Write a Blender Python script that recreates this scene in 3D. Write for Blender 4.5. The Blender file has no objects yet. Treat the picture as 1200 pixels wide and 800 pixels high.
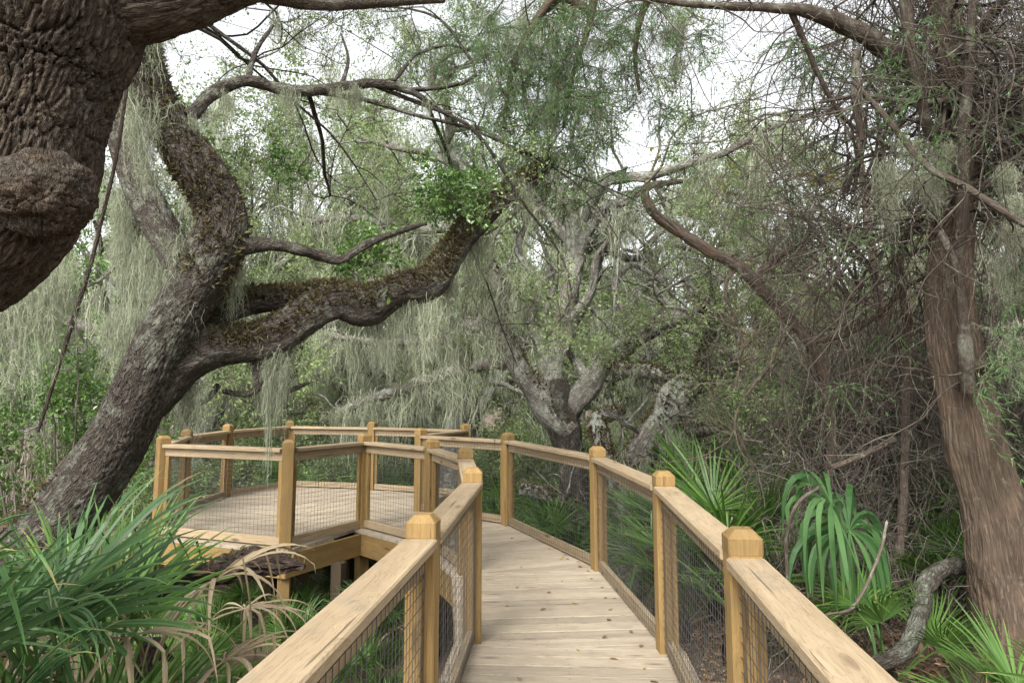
import bpy, math, random
import numpy as np
from mathutils import Vector, Matrix

random.seed(11)
RG = np.random.default_rng(11)
SC = bpy.context.scene
COL = SC.collection
RAD = math.radians

# ------------------------------------------------------------------ camera, sky, sun, exposure
FPX, CX, CY, PITCH, EYE = 850.0, 600.0, 353.0, RAD(7.0), 1.61
cam = bpy.data.cameras.new('camera')
cam.sensor_width = 36.0
cam.lens = FPX / 1200.0 * 36.0
cam.shift_y = (CY - 400.0) / 1200.0
cam.clip_start = 0.05
cam.clip_end = 1500.0
camo = bpy.data.objects.new('camera', cam)
COL.objects.link(camo)
camo.location = (0, 0, EYE)
camo.rotation_euler = (math.pi / 2 + PITCH, 0, 0)
SC.camera = camo

SUN_EL, SUN_AZ = RAD(44), RAD(200)      # azimuth clockwise from +Y
world = bpy.data.worlds.new('World')
SC.world = world
world.use_nodes = True
wn = world.node_tree
wn.nodes.clear()
sky = wn.nodes.new('ShaderNodeTexSky')
sky.sky_type = 'NISHITA'
sky.sun_disc = False
sky.sun_elevation = SUN_EL
sky.sun_rotation = SUN_AZ
sky.dust_density = 3.0
hs = wn.nodes.new('ShaderNodeHueSaturation')
hs.inputs['Saturation'].default_value = 0.12
bg = wn.nodes.new('ShaderNodeBackground')
bg.inputs['Strength'].default_value = 0.15
wo = wn.nodes.new('ShaderNodeOutputWorld')
wn.links.new(sky.outputs[0], hs.inputs['Color'])
wn.links.new(hs.outputs[0], bg.inputs['Color'])
wn.links.new(bg.outputs[0], wo.inputs['Surface'])

sun = bpy.data.lights.new('sun', 'SUN')
sun.energy = 1.5
sun.angle = RAD(22)
sun.color = (1.0, 0.96, 0.9)
suno = bpy.data.objects.new('sun', sun)
COL.objects.link(suno)
sdir = Vector((math.sin(SUN_AZ) * math.cos(SUN_EL), math.cos(SUN_AZ) * math.cos(SUN_EL), math.sin(SUN_EL)))
suno.rotation_euler = sdir.to_track_quat('Z', 'Y').to_euler()
suno.location = sdir * 40

SC.view_settings.view_transform = 'Standard'
SC.view_settings.look = 'None'
SC.view_settings.gamma = 1.0
SC.view_settings.use_curve_mapping = False
SC.view_settings.exposure = 1.5
SC.render.engine = 'CYCLES'
SC.cycles.max_bounces = 6
SC.cycles.diffuse_bounces = 3
SC.cycles.glossy_bounces = 2
SC.cycles.transmission_bounces = 4
SC.cycles.transparent_max_bounces = 4
SC.cycles.use_denoising = True

# ------------------------------------------------------------------ geometry helpers
CP, SP = math.cos(PITCH), math.sin(PITCH)


def at(px, py, Y):
    """world point at depth Y (metres) seen at photo pixel px, py"""
    dx, dy = (px - CX) / FPX, -(py - CY) / FPX
    k = Y / (CP - SP * dy)
    return np.array((dx * k, Y, EYE + k * (CP * dy + SP)))


def path(pts):
    """(px, py, depth, radius in px) -> world x, y, z, r"""
    out = []
    for px, py, Y, r in pts:
        p = at(px, py, Y)
        out.append((p[0], p[1], p[2], r * Y / FPX))
    return np.array(out)


def gz(x, y):
    x = np.asarray(x, float)
    y = np.asarray(y, float)
    def ss(a, b, v):
        t = np.clip((v - a) / (b - a), 0, 1)
        return t * t * (3 - 2 * t)
    z = -1.2 + 0.65 * ss(1.0, 3.4, x) * (1 - ss(9, 15, y))
    return z + 0.07 * np.sin(x * 1.3 + y * .4) * np.sin(y * .9 - x * .3) + .03 * np.sin(x * 3.1) * np.sin(y * 2.7)


_P = RG.permutation(256)
_P = np.concatenate([_P, _P])
_G = RG.normal(size=(256, 3))
_G /= np.linalg.norm(_G, axis=1)[:, None]


def pnoise(p):
    i = np.floor(p).astype(int)
    f = p - i
    u = f * f * f * (f * (f * 6 - 15) + 10)
    i &= 255
    r = 0
    for a in (0, 1):
        for b in (0, 1):
            for c in (0, 1):
                h = _P[(_P[(_P[(i[:, 0] + a) & 255] + i[:, 1] + b) & 255] + i[:, 2] + c) & 255]
                g = np.einsum('ij,ij->i', _G[h], f - np.array((a, b, c)))
                w = (u[:, 0] if a else 1 - u[:, 0]) * (u[:, 1] if b else 1 - u[:, 1]) * (u[:, 2] if c else 1 - u[:, 2])
                r = r + g * w
    return r * 1.6


def nrm(v):
    return v / np.maximum(np.linalg.norm(v, axis=-1, keepdims=True), 1e-9)


class MB:
    """collects triangles and quads into one mesh"""
    def __init__(s):
        s.V, s.F, s.T, s.B, s.n = [], [], [], [], 0

    def add(s, V, F, mi=0, tint=None, bk=None):
        V = np.asarray(V, float).reshape(-1, 3)
        s.V.append(V)
        s.F.append((np.asarray(F, int) + s.n, mi))
        s.T.append(np.full(len(V), .5) if tint is None else np.broadcast_to(tint, (len(V),)))
        s.B.append(V if bk is None else bk)
        s.n += len(V)

    def arrays(s):
        return np.concatenate(s.V), s.F, np.concatenate(s.T), np.concatenate(s.B)

    def place(s, src, R, S, T, dt=None):
        """copies of another MB: rotations (n,3,3), scales (n,) or (n,3), positions (n,3)"""
        V, F, t, B = src
        n = len(T)
        S = np.asarray(S, float)
        if S.ndim == 1:
            S = np.repeat(S[:, None], 3, 1)
        W = np.einsum('nij,nvj->nvi', R, V[None] * S[:, None, :]) + T[:, None, :]
        off = (np.arange(n) * len(V))[:, None, None]
        tt = np.repeat(t[None], n, 0)
        if dt is not None:
            tt = np.clip(tt + np.asarray(dt)[:, None], 0, 1)
        base = s.n
        s.V.append(W.reshape(-1, 3))
        s.T.append(tt.ravel())
        s.B.append(np.repeat(B[None], n, 0).reshape(-1, 3))
        for f, mi in F:
            s.F.append(((f[None] + off).reshape(-1, f.shape[1]) + base, mi))
        s.n += n * len(V)

    def mesh(s, name, mats, smooth=True):
        V, F, T, B = s.arrays()
        me = bpy.data.meshes.new(name)
        me.vertices.add(len(V))
        me.vertices.foreach_set('co', V.astype(np.float32).ravel())
        lv = np.concatenate([f.ravel() for f, _ in F]).astype(np.int32)
        tot = np.concatenate([np.full(len(f), f.shape[1]) for f, _ in F]).astype(np.int32)
        mi = np.concatenate([np.full(len(f), m) for f, m in F]).astype(np.int32)
        me.loops.add(len(lv))
        me.loops.foreach_set('vertex_index', lv)
        me.polygons.add(len(tot))
        me.polygons.foreach_set('loop_start', np.concatenate([[0], np.cumsum(tot)[:-1]]).astype(np.int32))
        me.polygons.foreach_set('material_index', mi)
        me.polygons.foreach_set('use_smooth', np.full(len(tot), smooth))
        a = me.attributes.new('tint', 'FLOAT', 'POINT')
        a.data.foreach_set('value', T.astype(np.float32))
        a = me.attributes.new('bk', 'FLOAT_VECTOR', 'POINT')
        a.data.foreach_set('vector', B.astype(np.float32).ravel())
        for m in mats if isinstance(mats, (list, tuple)) else [mats]:
            me.materials.append(m)
        me.update(calc_edges=True)
        return me

    def build(s, name, mats, parent=None, smooth=True):
        return link(name, s.mesh(name, mats, smooth), parent)


def link(name, data, parent=None, loc=None, rot=None, scale=None):
    o = bpy.data.objects.new(name, data)
    COL.objects.link(o)
    if parent is not None:
        o.parent = parent
    if loc is not None:
        o.location = loc
    if rot is not None:
        o.rotation_euler = rot
    if scale is not None:
        o.scale = (scale,) * 3 if np.isscalar(scale) else scale
    return o


def thing(name, label, cat, loc=(0, 0, 0), group=None, rot=None, scale=None):
    o = link(name, None, None, loc, rot, scale)
    o.empty_display_size = .2
    return tag(o, label, cat, group)


def tag(o, label, cat, group=None):
    o['label'] = label
    o['category'] = cat
    if group:
        o['group'] = group
    return o


def kind(o, k):
    o['kind'] = k
    return o


def frames(P):
    """parallel-transport frames along a polyline"""
    T = np.gradient(P, axis=0)
    T = nrm(T)
    n0 = np.cross(T[0], (0, 0, 1.0))
    if np.linalg.norm(n0) < .2:
        n0 = np.cross(T[0], (1.0, 0, 0))
    n = n0 / np.linalg.norm(n0)
    N = []
    for t in T:
        n = n - t * np.dot(n, t)
        n = n / max(np.linalg.norm(n), 1e-9)
        N.append(n)
    N = np.array(N)
    return T, N, np.cross(T, N)


def spline(C, step):
    """Catmull-Rom through C (n,k), resampled at about step metres"""
    C = np.asarray(C, float)
    P = np.vstack([2 * C[0] - C[1], C, 2 * C[-1] - C[-2]])
    out = []
    for i in range(1, len(P) - 2):
        a, b, c, d = P[i - 1:i + 3]
        n = max(2, int(np.linalg.norm(c[:3] - b[:3]) / (step if np.isscalar(step) else step[i - 1])))
        t = np.linspace(0, 1, n, endpoint=False)[:, None]
        out.append(.5 * (2 * b + (c - a) * t + (2 * a - 5 * b + 4 * c - d) * t * t + (3 * b - a - 3 * c + d) * t ** 3))
    out.append(C[-1:])
    return np.vstack(out)


def tube(mb, C, nseg=10, step=.15, mi=0, disp=None, wob=0.0, lump=.08, seed=0., tint=.5, cap=True, smooth_path=True):
    S = spline(C, step) if smooth_path else np.asarray(C, float)
    P, r = S[:, :3].copy(), np.maximum(S[:, 3], .0015)
    if wob:
        q = P * 1.7 + seed
        P += np.stack([pnoise(q), pnoise(q + 31), pnoise(q + 57)], 1) * (wob * r)[:, None]
    T, N, B = frames(P)
    L = np.concatenate([[0], np.cumsum(np.linalg.norm(np.diff(P, axis=0), axis=1))])
    th = np.linspace(0, 2 * np.pi, nseg, endpoint=False)
    c, s = np.cos(th), np.sin(th)
    D = c[None, :, None] * N[:, None, :] + s[None, :, None] * B[:, None, :]
    bk = np.stack([r[:, None] * c[None], r[:, None] * s[None], np.repeat(L[:, None], nseg, 1)], 2).reshape(-1, 3) + seed
    rr = np.repeat(r[:, None], nseg, 1)
    if lump:
        q = np.stack([c[None] * np.ones_like(rr) * 1.2, s[None] * np.ones_like(rr) * 1.2, (L / np.maximum(r.mean(), .01) * .35)[:, None] * np.ones_like(rr)], 2).reshape(-1, 3) + seed * 3.7
        rr = rr * (1 + lump * 2 * pnoise(q).reshape(rr.shape))
    if disp is not None:
        rr = rr + disp(bk - seed).reshape(rr.shape)
    V = (P[:, None, :] + D * rr[:, :, None]).reshape(-1, 3)
    n = len(P)
    i = (np.arange(n - 1) * nseg)[:, None]
    j = np.arange(nseg)[None]
    k = (j + 1) % nseg
    F = np.stack([i + j, i + k, i + nseg + k, i + nseg + j], 2).reshape(-1, 4)
    mb.add(V, F, mi, tint, bk)
    if cap:
        for e, d in ((0, -1), (n - 1, 1)):
            cv = np.vstack([V[e * nseg:(e + 1) * nseg], P[e] + T[e] * d * r[e] * .3])
            a = np.arange(nseg)
            f = np.stack([a, (a + 1) % nseg, np.full(nseg, nseg)], 1)
            mb.add(cv, f if d > 0 else f[:, ::-1], mi, tint, np.vstack([bk[e * nseg:(e + 1) * nseg], bk[e * nseg:e * nseg + 1]]))
    return P, r, L


def strands(mb, P, r, mi=0, tint=None, sides=3):
    """many thin tubes at once: P (N,S,3), r (N,S)"""
    N, S, _ = P.shape
    T = nrm(np.gradient(P, axis=1))
    A = nrm(np.cross(T, nrm(RG.normal(size=(N, 1, 3)))))
    Bv = np.cross(T, A)
    th = np.arange(sides) * 2 * np.pi / sides
    V = P[:, :, None, :] + r[:, :, None, None] * (np.cos(th)[None, None, :, None] * A[:, :, None, :] + np.sin(th)[None, None, :, None] * Bv[:, :, None, :])
    idx = np.arange(N * S * sides).reshape(N, S, sides)
    a, b = idx[:, :-1], idx[:, 1:]
    F = np.stack([a, np.roll(a, -1, 2), np.roll(b, -1, 2), b], 3).reshape(-1, 4)
    t = None if tint is None else np.repeat(tint, S * sides)
    mb.add(V.reshape(-1, 3), F, mi, t)


def ribbons(mb, P, w, mi=0, tint=None):
    """many thin flat strips: P (N,S,3), half widths w (N,S)"""
    N, S, _ = P.shape
    T = nrm(np.gradient(P, axis=1))
    A = nrm(np.cross(T, nrm(RG.normal(size=(N, 1, 3)))))
    V = np.stack([P - A * w[:, :, None], P + A * w[:, :, None]], 2)
    idx = np.arange(N * S * 2).reshape(N, S, 2)
    F = np.stack([idx[:, :-1, 0], idx[:, :-1, 1], idx[:, 1:, 1], idx[:, 1:, 0]], 2).reshape(-1, 4)
    mb.add(V.reshape(-1, 3), F, mi, None if tint is None else np.repeat(tint, S * 2))


def leaves(mb, pos, d, n, size, wid=.24, fold=.10, mi=0, tint=None, full=False, curl=0.0):
    d = nrm(d)
    s = nrm(np.cross(n, d))
    n = np.cross(d, s)
    L = size[:, None]
    if not full:
        V = np.stack([pos, pos + d * L * .45 + s * L * wid + n * L * fold, pos + d * L - n * L * curl, pos + d * L * .45 - s * L * wid + n * L * fold], 1)
        q = (np.arange(len(pos)) * 4)[:, None, None]
        F = (np.array([[0, 3, 2], [0, 2, 1]])[None] + q).reshape(-1, 3)
        k = 4
    else:
        V = np.stack([pos, pos + d * L * .28 + s * L * wid * .85 + n * L * fold, pos + d * L * .68 + s * L * wid * .9 + n * L * fold - n * L * curl * .4,
                      pos + d * L - n * L * curl, pos + d * L * .68 - s * L * wid * .9 + n * L * fold - n * L * curl * .4, pos + d * L * .28 - s * L * wid * .85 + n * L * fold], 1)
        q = (np.arange(len(pos)) * 6)[:, None, None]
        F = (np.array([[0, 5, 4], [0, 4, 3], [0, 3, 2], [0, 2, 1]])[None] + q).reshape(-1, 3)
        k = 6
    mb.add(V.reshape(-1, 3), F, mi, None if tint is None else np.repeat(tint, k))


def rotz(a):
    a = np.atleast_1d(a)
    R = np.zeros((len(a), 3, 3))
    R[:, 0, 0] = R[:, 1, 1] = np.cos(a)
    R[:, 0, 1] = -np.sin(a)
    R[:, 1, 0] = np.sin(a)
    R[:, 2, 2] = 1
    return R


def rotrand(n, tilt=1.0):
    R = rotz(RG.uniform(0, 6.283, n))
    ax = nrm(np.concatenate([RG.normal(size=(n, 2)), np.zeros((n, 1))], 1))
    ang = RG.normal(0, tilt, n)
    K = np.zeros((n, 3, 3))
    K[:, 0, 1], K[:, 0, 2], K[:, 1, 0] = -ax[:, 2], ax[:, 1], ax[:, 2]
    K[:, 1, 2], K[:, 2, 0], K[:, 2, 1] = -ax[:, 0], -ax[:, 1], ax[:, 0]
    Q = np.eye(3)[None] + np.sin(ang)[:, None, None] * K + (1 - np.cos(ang))[:, None, None] * (K @ K)
    return Q @ R


# ------------------------------------------------------------------ materials
def new_mat(name):
    m = bpy.data.materials.new(name)
    m.use_nodes = True
    nt = m.node_tree
    b = nt.nodes['Principled BSDF']
    return m, nt, b, nt.nodes['Material Output']


def nd(nt, typ, ins=None, **props):
    n = nt.nodes.new(typ)
    for k, v in props.items():
        setattr(n, k, v)
    for k, v in (ins or {}).items():
        if isinstance(v, bpy.types.NodeSocket):
            nt.links.new(v, n.inputs[k])
        else:
            n.inputs[k].default_value = v
    return n


def mix(nt, fac, a, b, mode='MIX'):
    n = nt.nodes.new('ShaderNodeMix')
    n.data_type = 'RGBA'
    n.blend_type = mode
    for sock, v in ((n.inputs[0], fac), (n.inputs[6], a), (n.inputs[7], b)):
        if isinstance(v, bpy.types.NodeSocket):
            nt.links.new(v, sock)
        else:
            sock.default_value = v if np.isscalar(v) else (*v, 1.0)[:4]
    return n.outputs[2]


def mth(nt, op, a, b=0.0, clamp=False):
    n = nt.nodes.new('ShaderNodeMath')
    n.operation = op
    n.use_clamp = clamp
    for s, v in ((n.inputs[0], a), (n.inputs[1], b)):
        if isinstance(v, bpy.types.NodeSocket):
            nt.links.new(v, s)
        else:
            s.default_value = v
    return n.outputs[0]


def ramp(nt, fac, lo, hi):
    n = nd(nt, 'ShaderNodeMapRange', {0: fac, 1: lo, 2: hi}, clamp=True)
    return n.outputs[0]


def noise(nt, vec, scale, detail=3.0, rough=.55, dist=0.0):
    return nd(nt, 'ShaderNodeTexNoise', {'Vector': vec, 'Scale': scale, 'Detail': detail, 'Roughness': rough, 'Distortion': dist}).outputs[0]


def leaf_mat(name, a, b, rough=.5, transl=.3, spec=.3, jitter=.25, tip=None):
    m, nt, bs, out = new_mat(name)
    t = nd(nt, 'ShaderNodeAttribute', attribute_name='tint').outputs['Fac']
    r = nd(nt, 'ShaderNodeObjectInfo').outputs['Random']
    c = mix(nt, t, a, b)
    if tip:
        c = mix(nt, mth(nt, 'SUBTRACT', t, 1.0, True), c, tip)
    v = mth(nt, 'ADD', mth(nt, 'MULTIPLY', r, jitter), 1 - jitter / 2)
    h = nd(nt, 'ShaderNodeHueSaturation', {'Color': c, 'Value': v}).outputs[0]
    bs.inputs['Roughness'].default_value = rough
    bs.inputs['Specular IOR Level'].default_value = spec
    nt.links.new(h, bs.inputs['Base Color'])
    if transl:
        tr = nd(nt, 'ShaderNodeBsdfTranslucent', {'Color': h})
        ms = nd(nt, 'ShaderNodeMixShader', {0: transl, 1: bs.outputs[0], 2: tr.outputs[0]})
        nt.links.new(ms.outputs[0], out.inputs['Surface'])
    return m


def bark_mat(name, dark, light, fu=16., fv=4., bump=.6, dist=.02, lichen=.4, lich_col=(.30, .32, .25), warm=None):
    m, nt, bs, out = new_mat(name)
    v = nd(nt, 'ShaderNodeAttribute', attribute_name='bk').outputs['Vector']
    mp = nd(nt, 'ShaderNodeMapping', {'Vector': v, 'Scale': (fu, fu, fv)}).outputs[0]
    n1 = noise(nt, mp, 1.0, 3.0, .6, .6)
    fis = mth(nt, 'MULTIPLY', mth(nt, 'ABSOLUTE', mth(nt, 'SUBTRACT', n1, .5)), 7.0, True)
    n2 = noise(nt, mp, 3.1, 5.0, .65)
    n3 = noise(nt, v, 2.2, 4.0, .6)
    n4 = noise(nt, v, 14., 4.0, .7)
    c = mix(nt, ramp(nt, n2, .3, .75), dark, light)
    c = mix(nt, mth(nt, 'MULTIPLY', mth(nt, 'SUBTRACT', 1.0, fis), .55), c, [x * .45 for x in dark])
    if warm:
        c = mix(nt, mth(nt, 'MULTIPLY', ramp(nt, noise(nt, v, 5., 3.), .5, .75), .6), c, warm)
    lf = mth(nt, 'MULTIPLY', ramp(nt, mth(nt, 'ADD', mth(nt, 'MULTIPLY', n3, .55), mth(nt, 'MULTIPLY', n4, .45)), .60 - lichen * .22, .72 - lichen * .16), .8 if lichen else 0.0)
    c = mix(nt, lf, c, lich_col)
    nt.links.new(c, bs.inputs['Base Color'])
    bs.inputs['Roughness'].default_value = .9
    bs.inputs['Specular IOR Level'].default_value = .15
    hgt = mth(nt, 'ADD', fis, mth(nt, 'MULTIPLY', n2, .6))
    bp = nd(nt, 'ShaderNodeBump', {'Height': hgt, 'Strength': bump, 'Distance': dist})
    nt.links.new(bp.outputs[0], bs.inputs['Normal'])
    return m


def wood_mat(name, a, b, dark, stain=.25, stain_col=(.12, .10, .08), rough=.7, knots=.8, fy=16., spread=.3):
    m, nt, bs, out = new_mat(name)
    co = nd(nt, 'ShaderNodeTexCoord').outputs['Object']
    rnd = nd(nt, 'ShaderNodeObjectInfo').outputs['Random']
    off = nd(nt, 'ShaderNodeCombineXYZ', {0: mth(nt, 'MULTIPLY', rnd, 37.), 1: mth(nt, 'MULTIPLY', rnd, 91.), 2: mth(nt, 'MULTIPLY', rnd, 53.)}).outputs[0]
    v = nd(nt, 'ShaderNodeVectorMath', {0: co, 1: off}, operation='ADD').outputs[0]
    # knots bend the grain
    kv = nd(nt, 'ShaderNodeMapping', {'Vector': v, 'Scale': (2.1, 7.5, 7.5)}).outputs[0]
    vo = nd(nt, 'ShaderNodeTexVoronoi', {'Vector': kv, 'Scale': 1.0, 'Randomness': 1.0}).outputs['Distance']
    kn = mth(nt, 'SUBTRACT', 1.0, ramp(nt, vo, .05, .17))
    halo = mth(nt, 'SUBTRACT', 1.0, ramp(nt, vo, .08, .5))
    gv = nd(nt, 'ShaderNodeMapping', {'Vector': v, 'Scale': (.9, fy, fy)}).outputs[0]
    gv2 = nd(nt, 'ShaderNodeVectorMath', {0: gv, 1: nd(nt, 'ShaderNodeCombineXYZ', {1: halo, 2: halo}).outputs[0]}, operation='ADD').outputs[0]
    g1 = noise(nt, gv2, 1.0, 5.0, .6, .5)
    fv = nd(nt, 'ShaderNodeMapping', {'Vector': v, 'Scale': (6., 220., 220.)}).outputs[0]
    g2 = noise(nt, fv, 1.0, 2.0, .5)
    wv = mth(nt, 'ABSOLUTE', mth(nt, 'SINE', mth(nt, 'MULTIPLY', g1, 42.)))
    c = mix(nt, ramp(nt, g1, .3, .7), a, b)
    c = mix(nt, mth(nt, 'MULTIPLY', mth(nt, 'POWER', mth(nt, 'SUBTRACT', 1.0, wv), 3.0), .45), c, dark)
    c = mix(nt, mth(nt, 'MULTIPLY', ramp(nt, g2, .45, .75), .25), c, dark)
    c = mix(nt, mth(nt, 'MULTIPLY', kn, knots), c, [x * .45 for x in dark])
    ck = noise(nt, nd(nt, 'ShaderNodeMapping', {'Vector': v, 'Scale': (1.3, 48., 48.)}).outputs[0], 1.0, 3.0, .5)
    c = mix(nt, mth(nt, 'MULTIPLY', ramp(nt, ck, .66, .72), .7), c, [x * .35 for x in dark])
    s = noise(nt, v, 5.0, 5.0, .7)
    c = mix(nt, mth(nt, 'MULTIPLY', ramp(nt, s, .52, .78), stain), c, stain_col)
    val = mth(nt, 'ADD', mth(nt, 'MULTIPLY', rnd, spread), 1 - spread / 2)
    c = nd(nt, 'ShaderNodeHueSaturation', {'Color': c, 'Value': val}).outputs[0]
    nt.links.new(c, bs.inputs['Base Color'])
    bs.inputs['Roughness'].default_value = rough
    bs.inputs['Specular IOR Level'].default_value = .25
    bp = nd(nt, 'ShaderNodeBump', {'Height': mth(nt, 'ADD', g2, mth(nt, 'MULTIPLY', wv, .5)), 'Strength': .25, 'Distance': .003})
    nt.links.new(bp.outputs[0], bs.inputs['Normal'])
    return m


M_POST = wood_mat('post_timber', (.285, .187, .072), (.20, .128, .047), (.11, .06, .02), .4, (.10, .085, .055), spread=.38)
M_RAIL = wood_mat('rail_timber', (.365, .283, .178), (.265, .2, .122), (.12, .076, .04), .55, (.15, .135, .115), spread=.2)
M_DECK = wood_mat('deck_timber', (.41, .345, .255), (.30, .25, .185), (.13, .103, .076), .5, (.17, .14, .11), .8, .6, spread=.28)
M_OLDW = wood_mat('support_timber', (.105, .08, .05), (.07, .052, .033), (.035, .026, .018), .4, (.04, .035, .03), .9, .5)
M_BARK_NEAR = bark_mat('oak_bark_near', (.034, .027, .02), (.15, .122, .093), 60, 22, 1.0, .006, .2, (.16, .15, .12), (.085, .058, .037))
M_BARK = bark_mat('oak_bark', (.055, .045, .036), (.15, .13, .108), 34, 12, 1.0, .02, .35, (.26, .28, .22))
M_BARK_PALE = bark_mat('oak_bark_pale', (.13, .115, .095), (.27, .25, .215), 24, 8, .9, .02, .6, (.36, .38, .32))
M_BARK_RED = bark_mat('dead_limb_bark', (.085, .067, .053), (.22, .178, .143), 40, 5, .6, .015, .2, (.34, .33, .27), (.20, .13, .085))
M_CEDAR = bark_mat('cedar_bark', (.085, .062, .045), (.19, .145, .105), 60, 2.2, .7, .012, .12, (.30, .29, .22), (.20, .135, .095))
M_TWIGB = bark_mat('dead_branch_bark', (.055, .042, .034), (.15, .12, .095), 60, 6, .6, .006, .4, (.26, .27, .21))
M_LOG = bark_mat('rotten_wood', (.045, .032, .026), (.13, .095, .075), 50, 5, 1.0, .02, .0)
M_TWIG = leaf_mat('dead_twig', (.06, .052, .042), (.195, .172, .14), .9, 0, .1)
M_MOSS = leaf_mat('spanish_moss', (.19, .21, .14), (.39, .415, .30), .95, .25, .05, .3)
M_OAK = leaf_mat('oak_leaf', (.105, .155, .055), (.265, .345, .14), .5, .38, .3, .55)
M_OAKY = leaf_mat('yellowing_leaf', (.25, .27, .06), (.50, .42, .08), .5, .4, .3, .4)
M_BROAD = leaf_mat('glossy_leaf', (.05, .11, .025), (.15, .26, .06), .32, .3, .5, .3)
M_CEDN = leaf_mat('cedar_needle', (.05, .115, .038), (.14, .25, .085), .7, .25, .2, .3)
M_PALM = leaf_mat('palmetto_blade', (.03, .082, .014), (.13, .24, .05), .42, .3, .4, .45, (.30, .21, .10))
M_PALMB = leaf_mat('palmetto_blade_bluish', (.028, .075, .022), (.10, .20, .065), .45, .25, .35, .35, (.30, .21, .10))
M_PALMD = leaf_mat('palmetto_dead', (.22, .165, .095), (.43, .35, .235), .85, .2, .1, .3)
M_FERN = leaf_mat('resurrection_fern', (.085, .06, .036), (.16, .15, .07), .85, .2, .1, .2)
M_LITTER = leaf_mat('fallen_leaf', (.13, .075, .045), (.40, .27, .17), .75, .1, .2, .3)
M_REED = leaf_mat('dry_brush', (.30, .23, .21), (.46, .39, .35), .95, .2, .05)

M_WIRE, nt, bs, _ = new_mat('galvanised_wire')
bs.inputs['Base Color'].default_value = (.10, .10, .098, 1)
bs.inputs['Metallic'].default_value = .55
bs.inputs['Roughness'].default_value = .5
nv = nd(nt, 'ShaderNodeTexCoord').outputs['Object']
nt.links.new(mix(nt, noise(nt, nv, 6., 3.), (.05, .05, .05), (.17, .165, .16)), bs.inputs['Base Color'])

M_GROUND, nt, bs, _ = new_mat('forest_floor')
gc = nd(nt, 'ShaderNodeTexCoord').outputs['Object']
c = mix(nt, ramp(nt, noise(nt, gc, 9., 6., .7), .35, .7), (.055, .036, .024), (.17, .115, .075))
c = mix(nt, ramp(nt, noise(nt, gc, .6, 4., .6), .45, .65), c, (.11, .095, .05))
nt.links.new(c, bs.inputs['Base Color'])
bs.inputs['Roughness'].default_value = .95
bp = nd(nt, 'ShaderNodeBump', {'Height': noise(nt, gc, 22., 6., .7), 'Strength': .8, 'Distance': .04})
nt.links.new(bp.outputs[0], bs.inputs['Normal'])

# ------------------------------------------------------------------ ground
ax = np.concatenate([[-300, -120, -60, -40], np.linspace(-28, 28, 113), [40, 60, 120, 300]])
ay = np.concatenate([[-60, -20], np.linspace(-5, 45, 101), [60, 90, 150, 400]])
GX, GY = np.meshgrid(ax, ay, indexing='ij')
GV = np.stack([GX, GY, gz(GX, GY) + .05 * pnoise(np.stack([GX, GY, GX * 0], 2).reshape(-1, 3) * 1.9).reshape(GX.shape)], 2).reshape(-1, 3)
ny = len(ay)
ii = np.arange((len(ax) - 1) * ny).reshape(-1, ny)[:, :-1].ravel()
mb = MB()
mb.add(GV, np.stack([ii, ii + ny, ii + ny + 1, ii + 1], 1))
kind(mb.build('ground', M_GROUND), 'structure')

# ------------------------------------------------------------------ boardwalk
DECK = 0.0
V2 = lambda x, y: np.array((x, y), float)
LP = [V2(-.66, .1), V2(-.56, 1.05), V2(-.37, 3.12), V2(-.26, 4.94), V2(-.42, 6.68), V2(-.85, 7.85), V2(-1.77, 8.85)]
RP = [V2(.58, .0), V2(.68, 1.0), V2(.86, 2.80), V2(.97, 4.75), V2(.79, 6.82), V2(-.05, 9.03), V2(-1.25, 10.08)]
PLAT = [LP[-1], V2(-2.34, 7.74), V2(-3.97, 8.40), V2(-4.35, 9.85), V2(-4.36, 11.3), V2(-3.79, 12.55), V2(-2.30, 12.15), V2(-.72, 11.42), RP[-1]]


def offset_poly(P, d):
    """offset an open polyline to its left by d"""
    out = []
    for i, p in enumerate(P):
        ns = []
        if i > 0:
            e = nrm(P[i] - P[i - 1]); ns.append(V2(-e[1], e[0]))
        if i < len(P) - 1:
            e = nrm(P[i + 1] - P[i]); ns.append(V2(-e[1], e[0]))
        n = nrm(sum(ns))
        out.append(p + n * d / max(.5, float(np.dot(n, ns[0]))))
    return out


def clip(poly, n, c, sgn):
    out = []
    for i in range(len(poly)):
        a, b = poly[i], poly[(i + 1) % len(poly)]
        da, db = sgn * (np.dot(a, n) - c), sgn * (np.dot(b, n) - c)
        if da >= 0:
            out.append(a)
        if da * db < 0:
            out.append(a + (b - a) * da / (da - db))
    return out


def prism(name, poly, z0, z1, ang, mat, parent):
    """extruded polygon whose local X runs along ang"""
    c = sum(poly) / len(poly)
    ca, sa = math.cos(ang), math.sin(ang)
    q = [((p - c)[0] * ca + (p - c)[1] * sa, -(p - c)[0] * sa + (p - c)[1] * ca) for p in poly]
    area = sum(q[i][0] * q[(i + 1) % len(q)][1] - q[(i + 1) % len(q)][0] * q[i][1] for i in range(len(q)))
    if area < 0:
        q = q[::-1]
    n = len(q)
    e = .002
    ins = [(x - math.copysign(min(e, abs(x)), x), y - math.copysign(min(e, abs(y)), y)) for x, y in q]
    vs = [(x, y, z0 - z1) for x, y in q] + [(x, y, -e) for x, y in q] + [(x, y, 0) for x, y in ins]
    fs = [list(range(n))[::-1], [2 * n + i for i in range(n)]]
    for r in (0, 1):
        fs += [(r * n + i, r * n + (i + 1) % n, (r + 1) * n + (i + 1) % n, (r + 1) * n + i) for i in range(n)]
    me = bpy.data.meshes.new(name)
    me.from_pydata(vs, [], fs)
    me.materials.append(mat)
    return link(name, me, parent, (c[0], c[1], z1), (random.uniform(-.004, .004), random.uniform(-.001, .001), ang))


SCREWS = []


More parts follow.
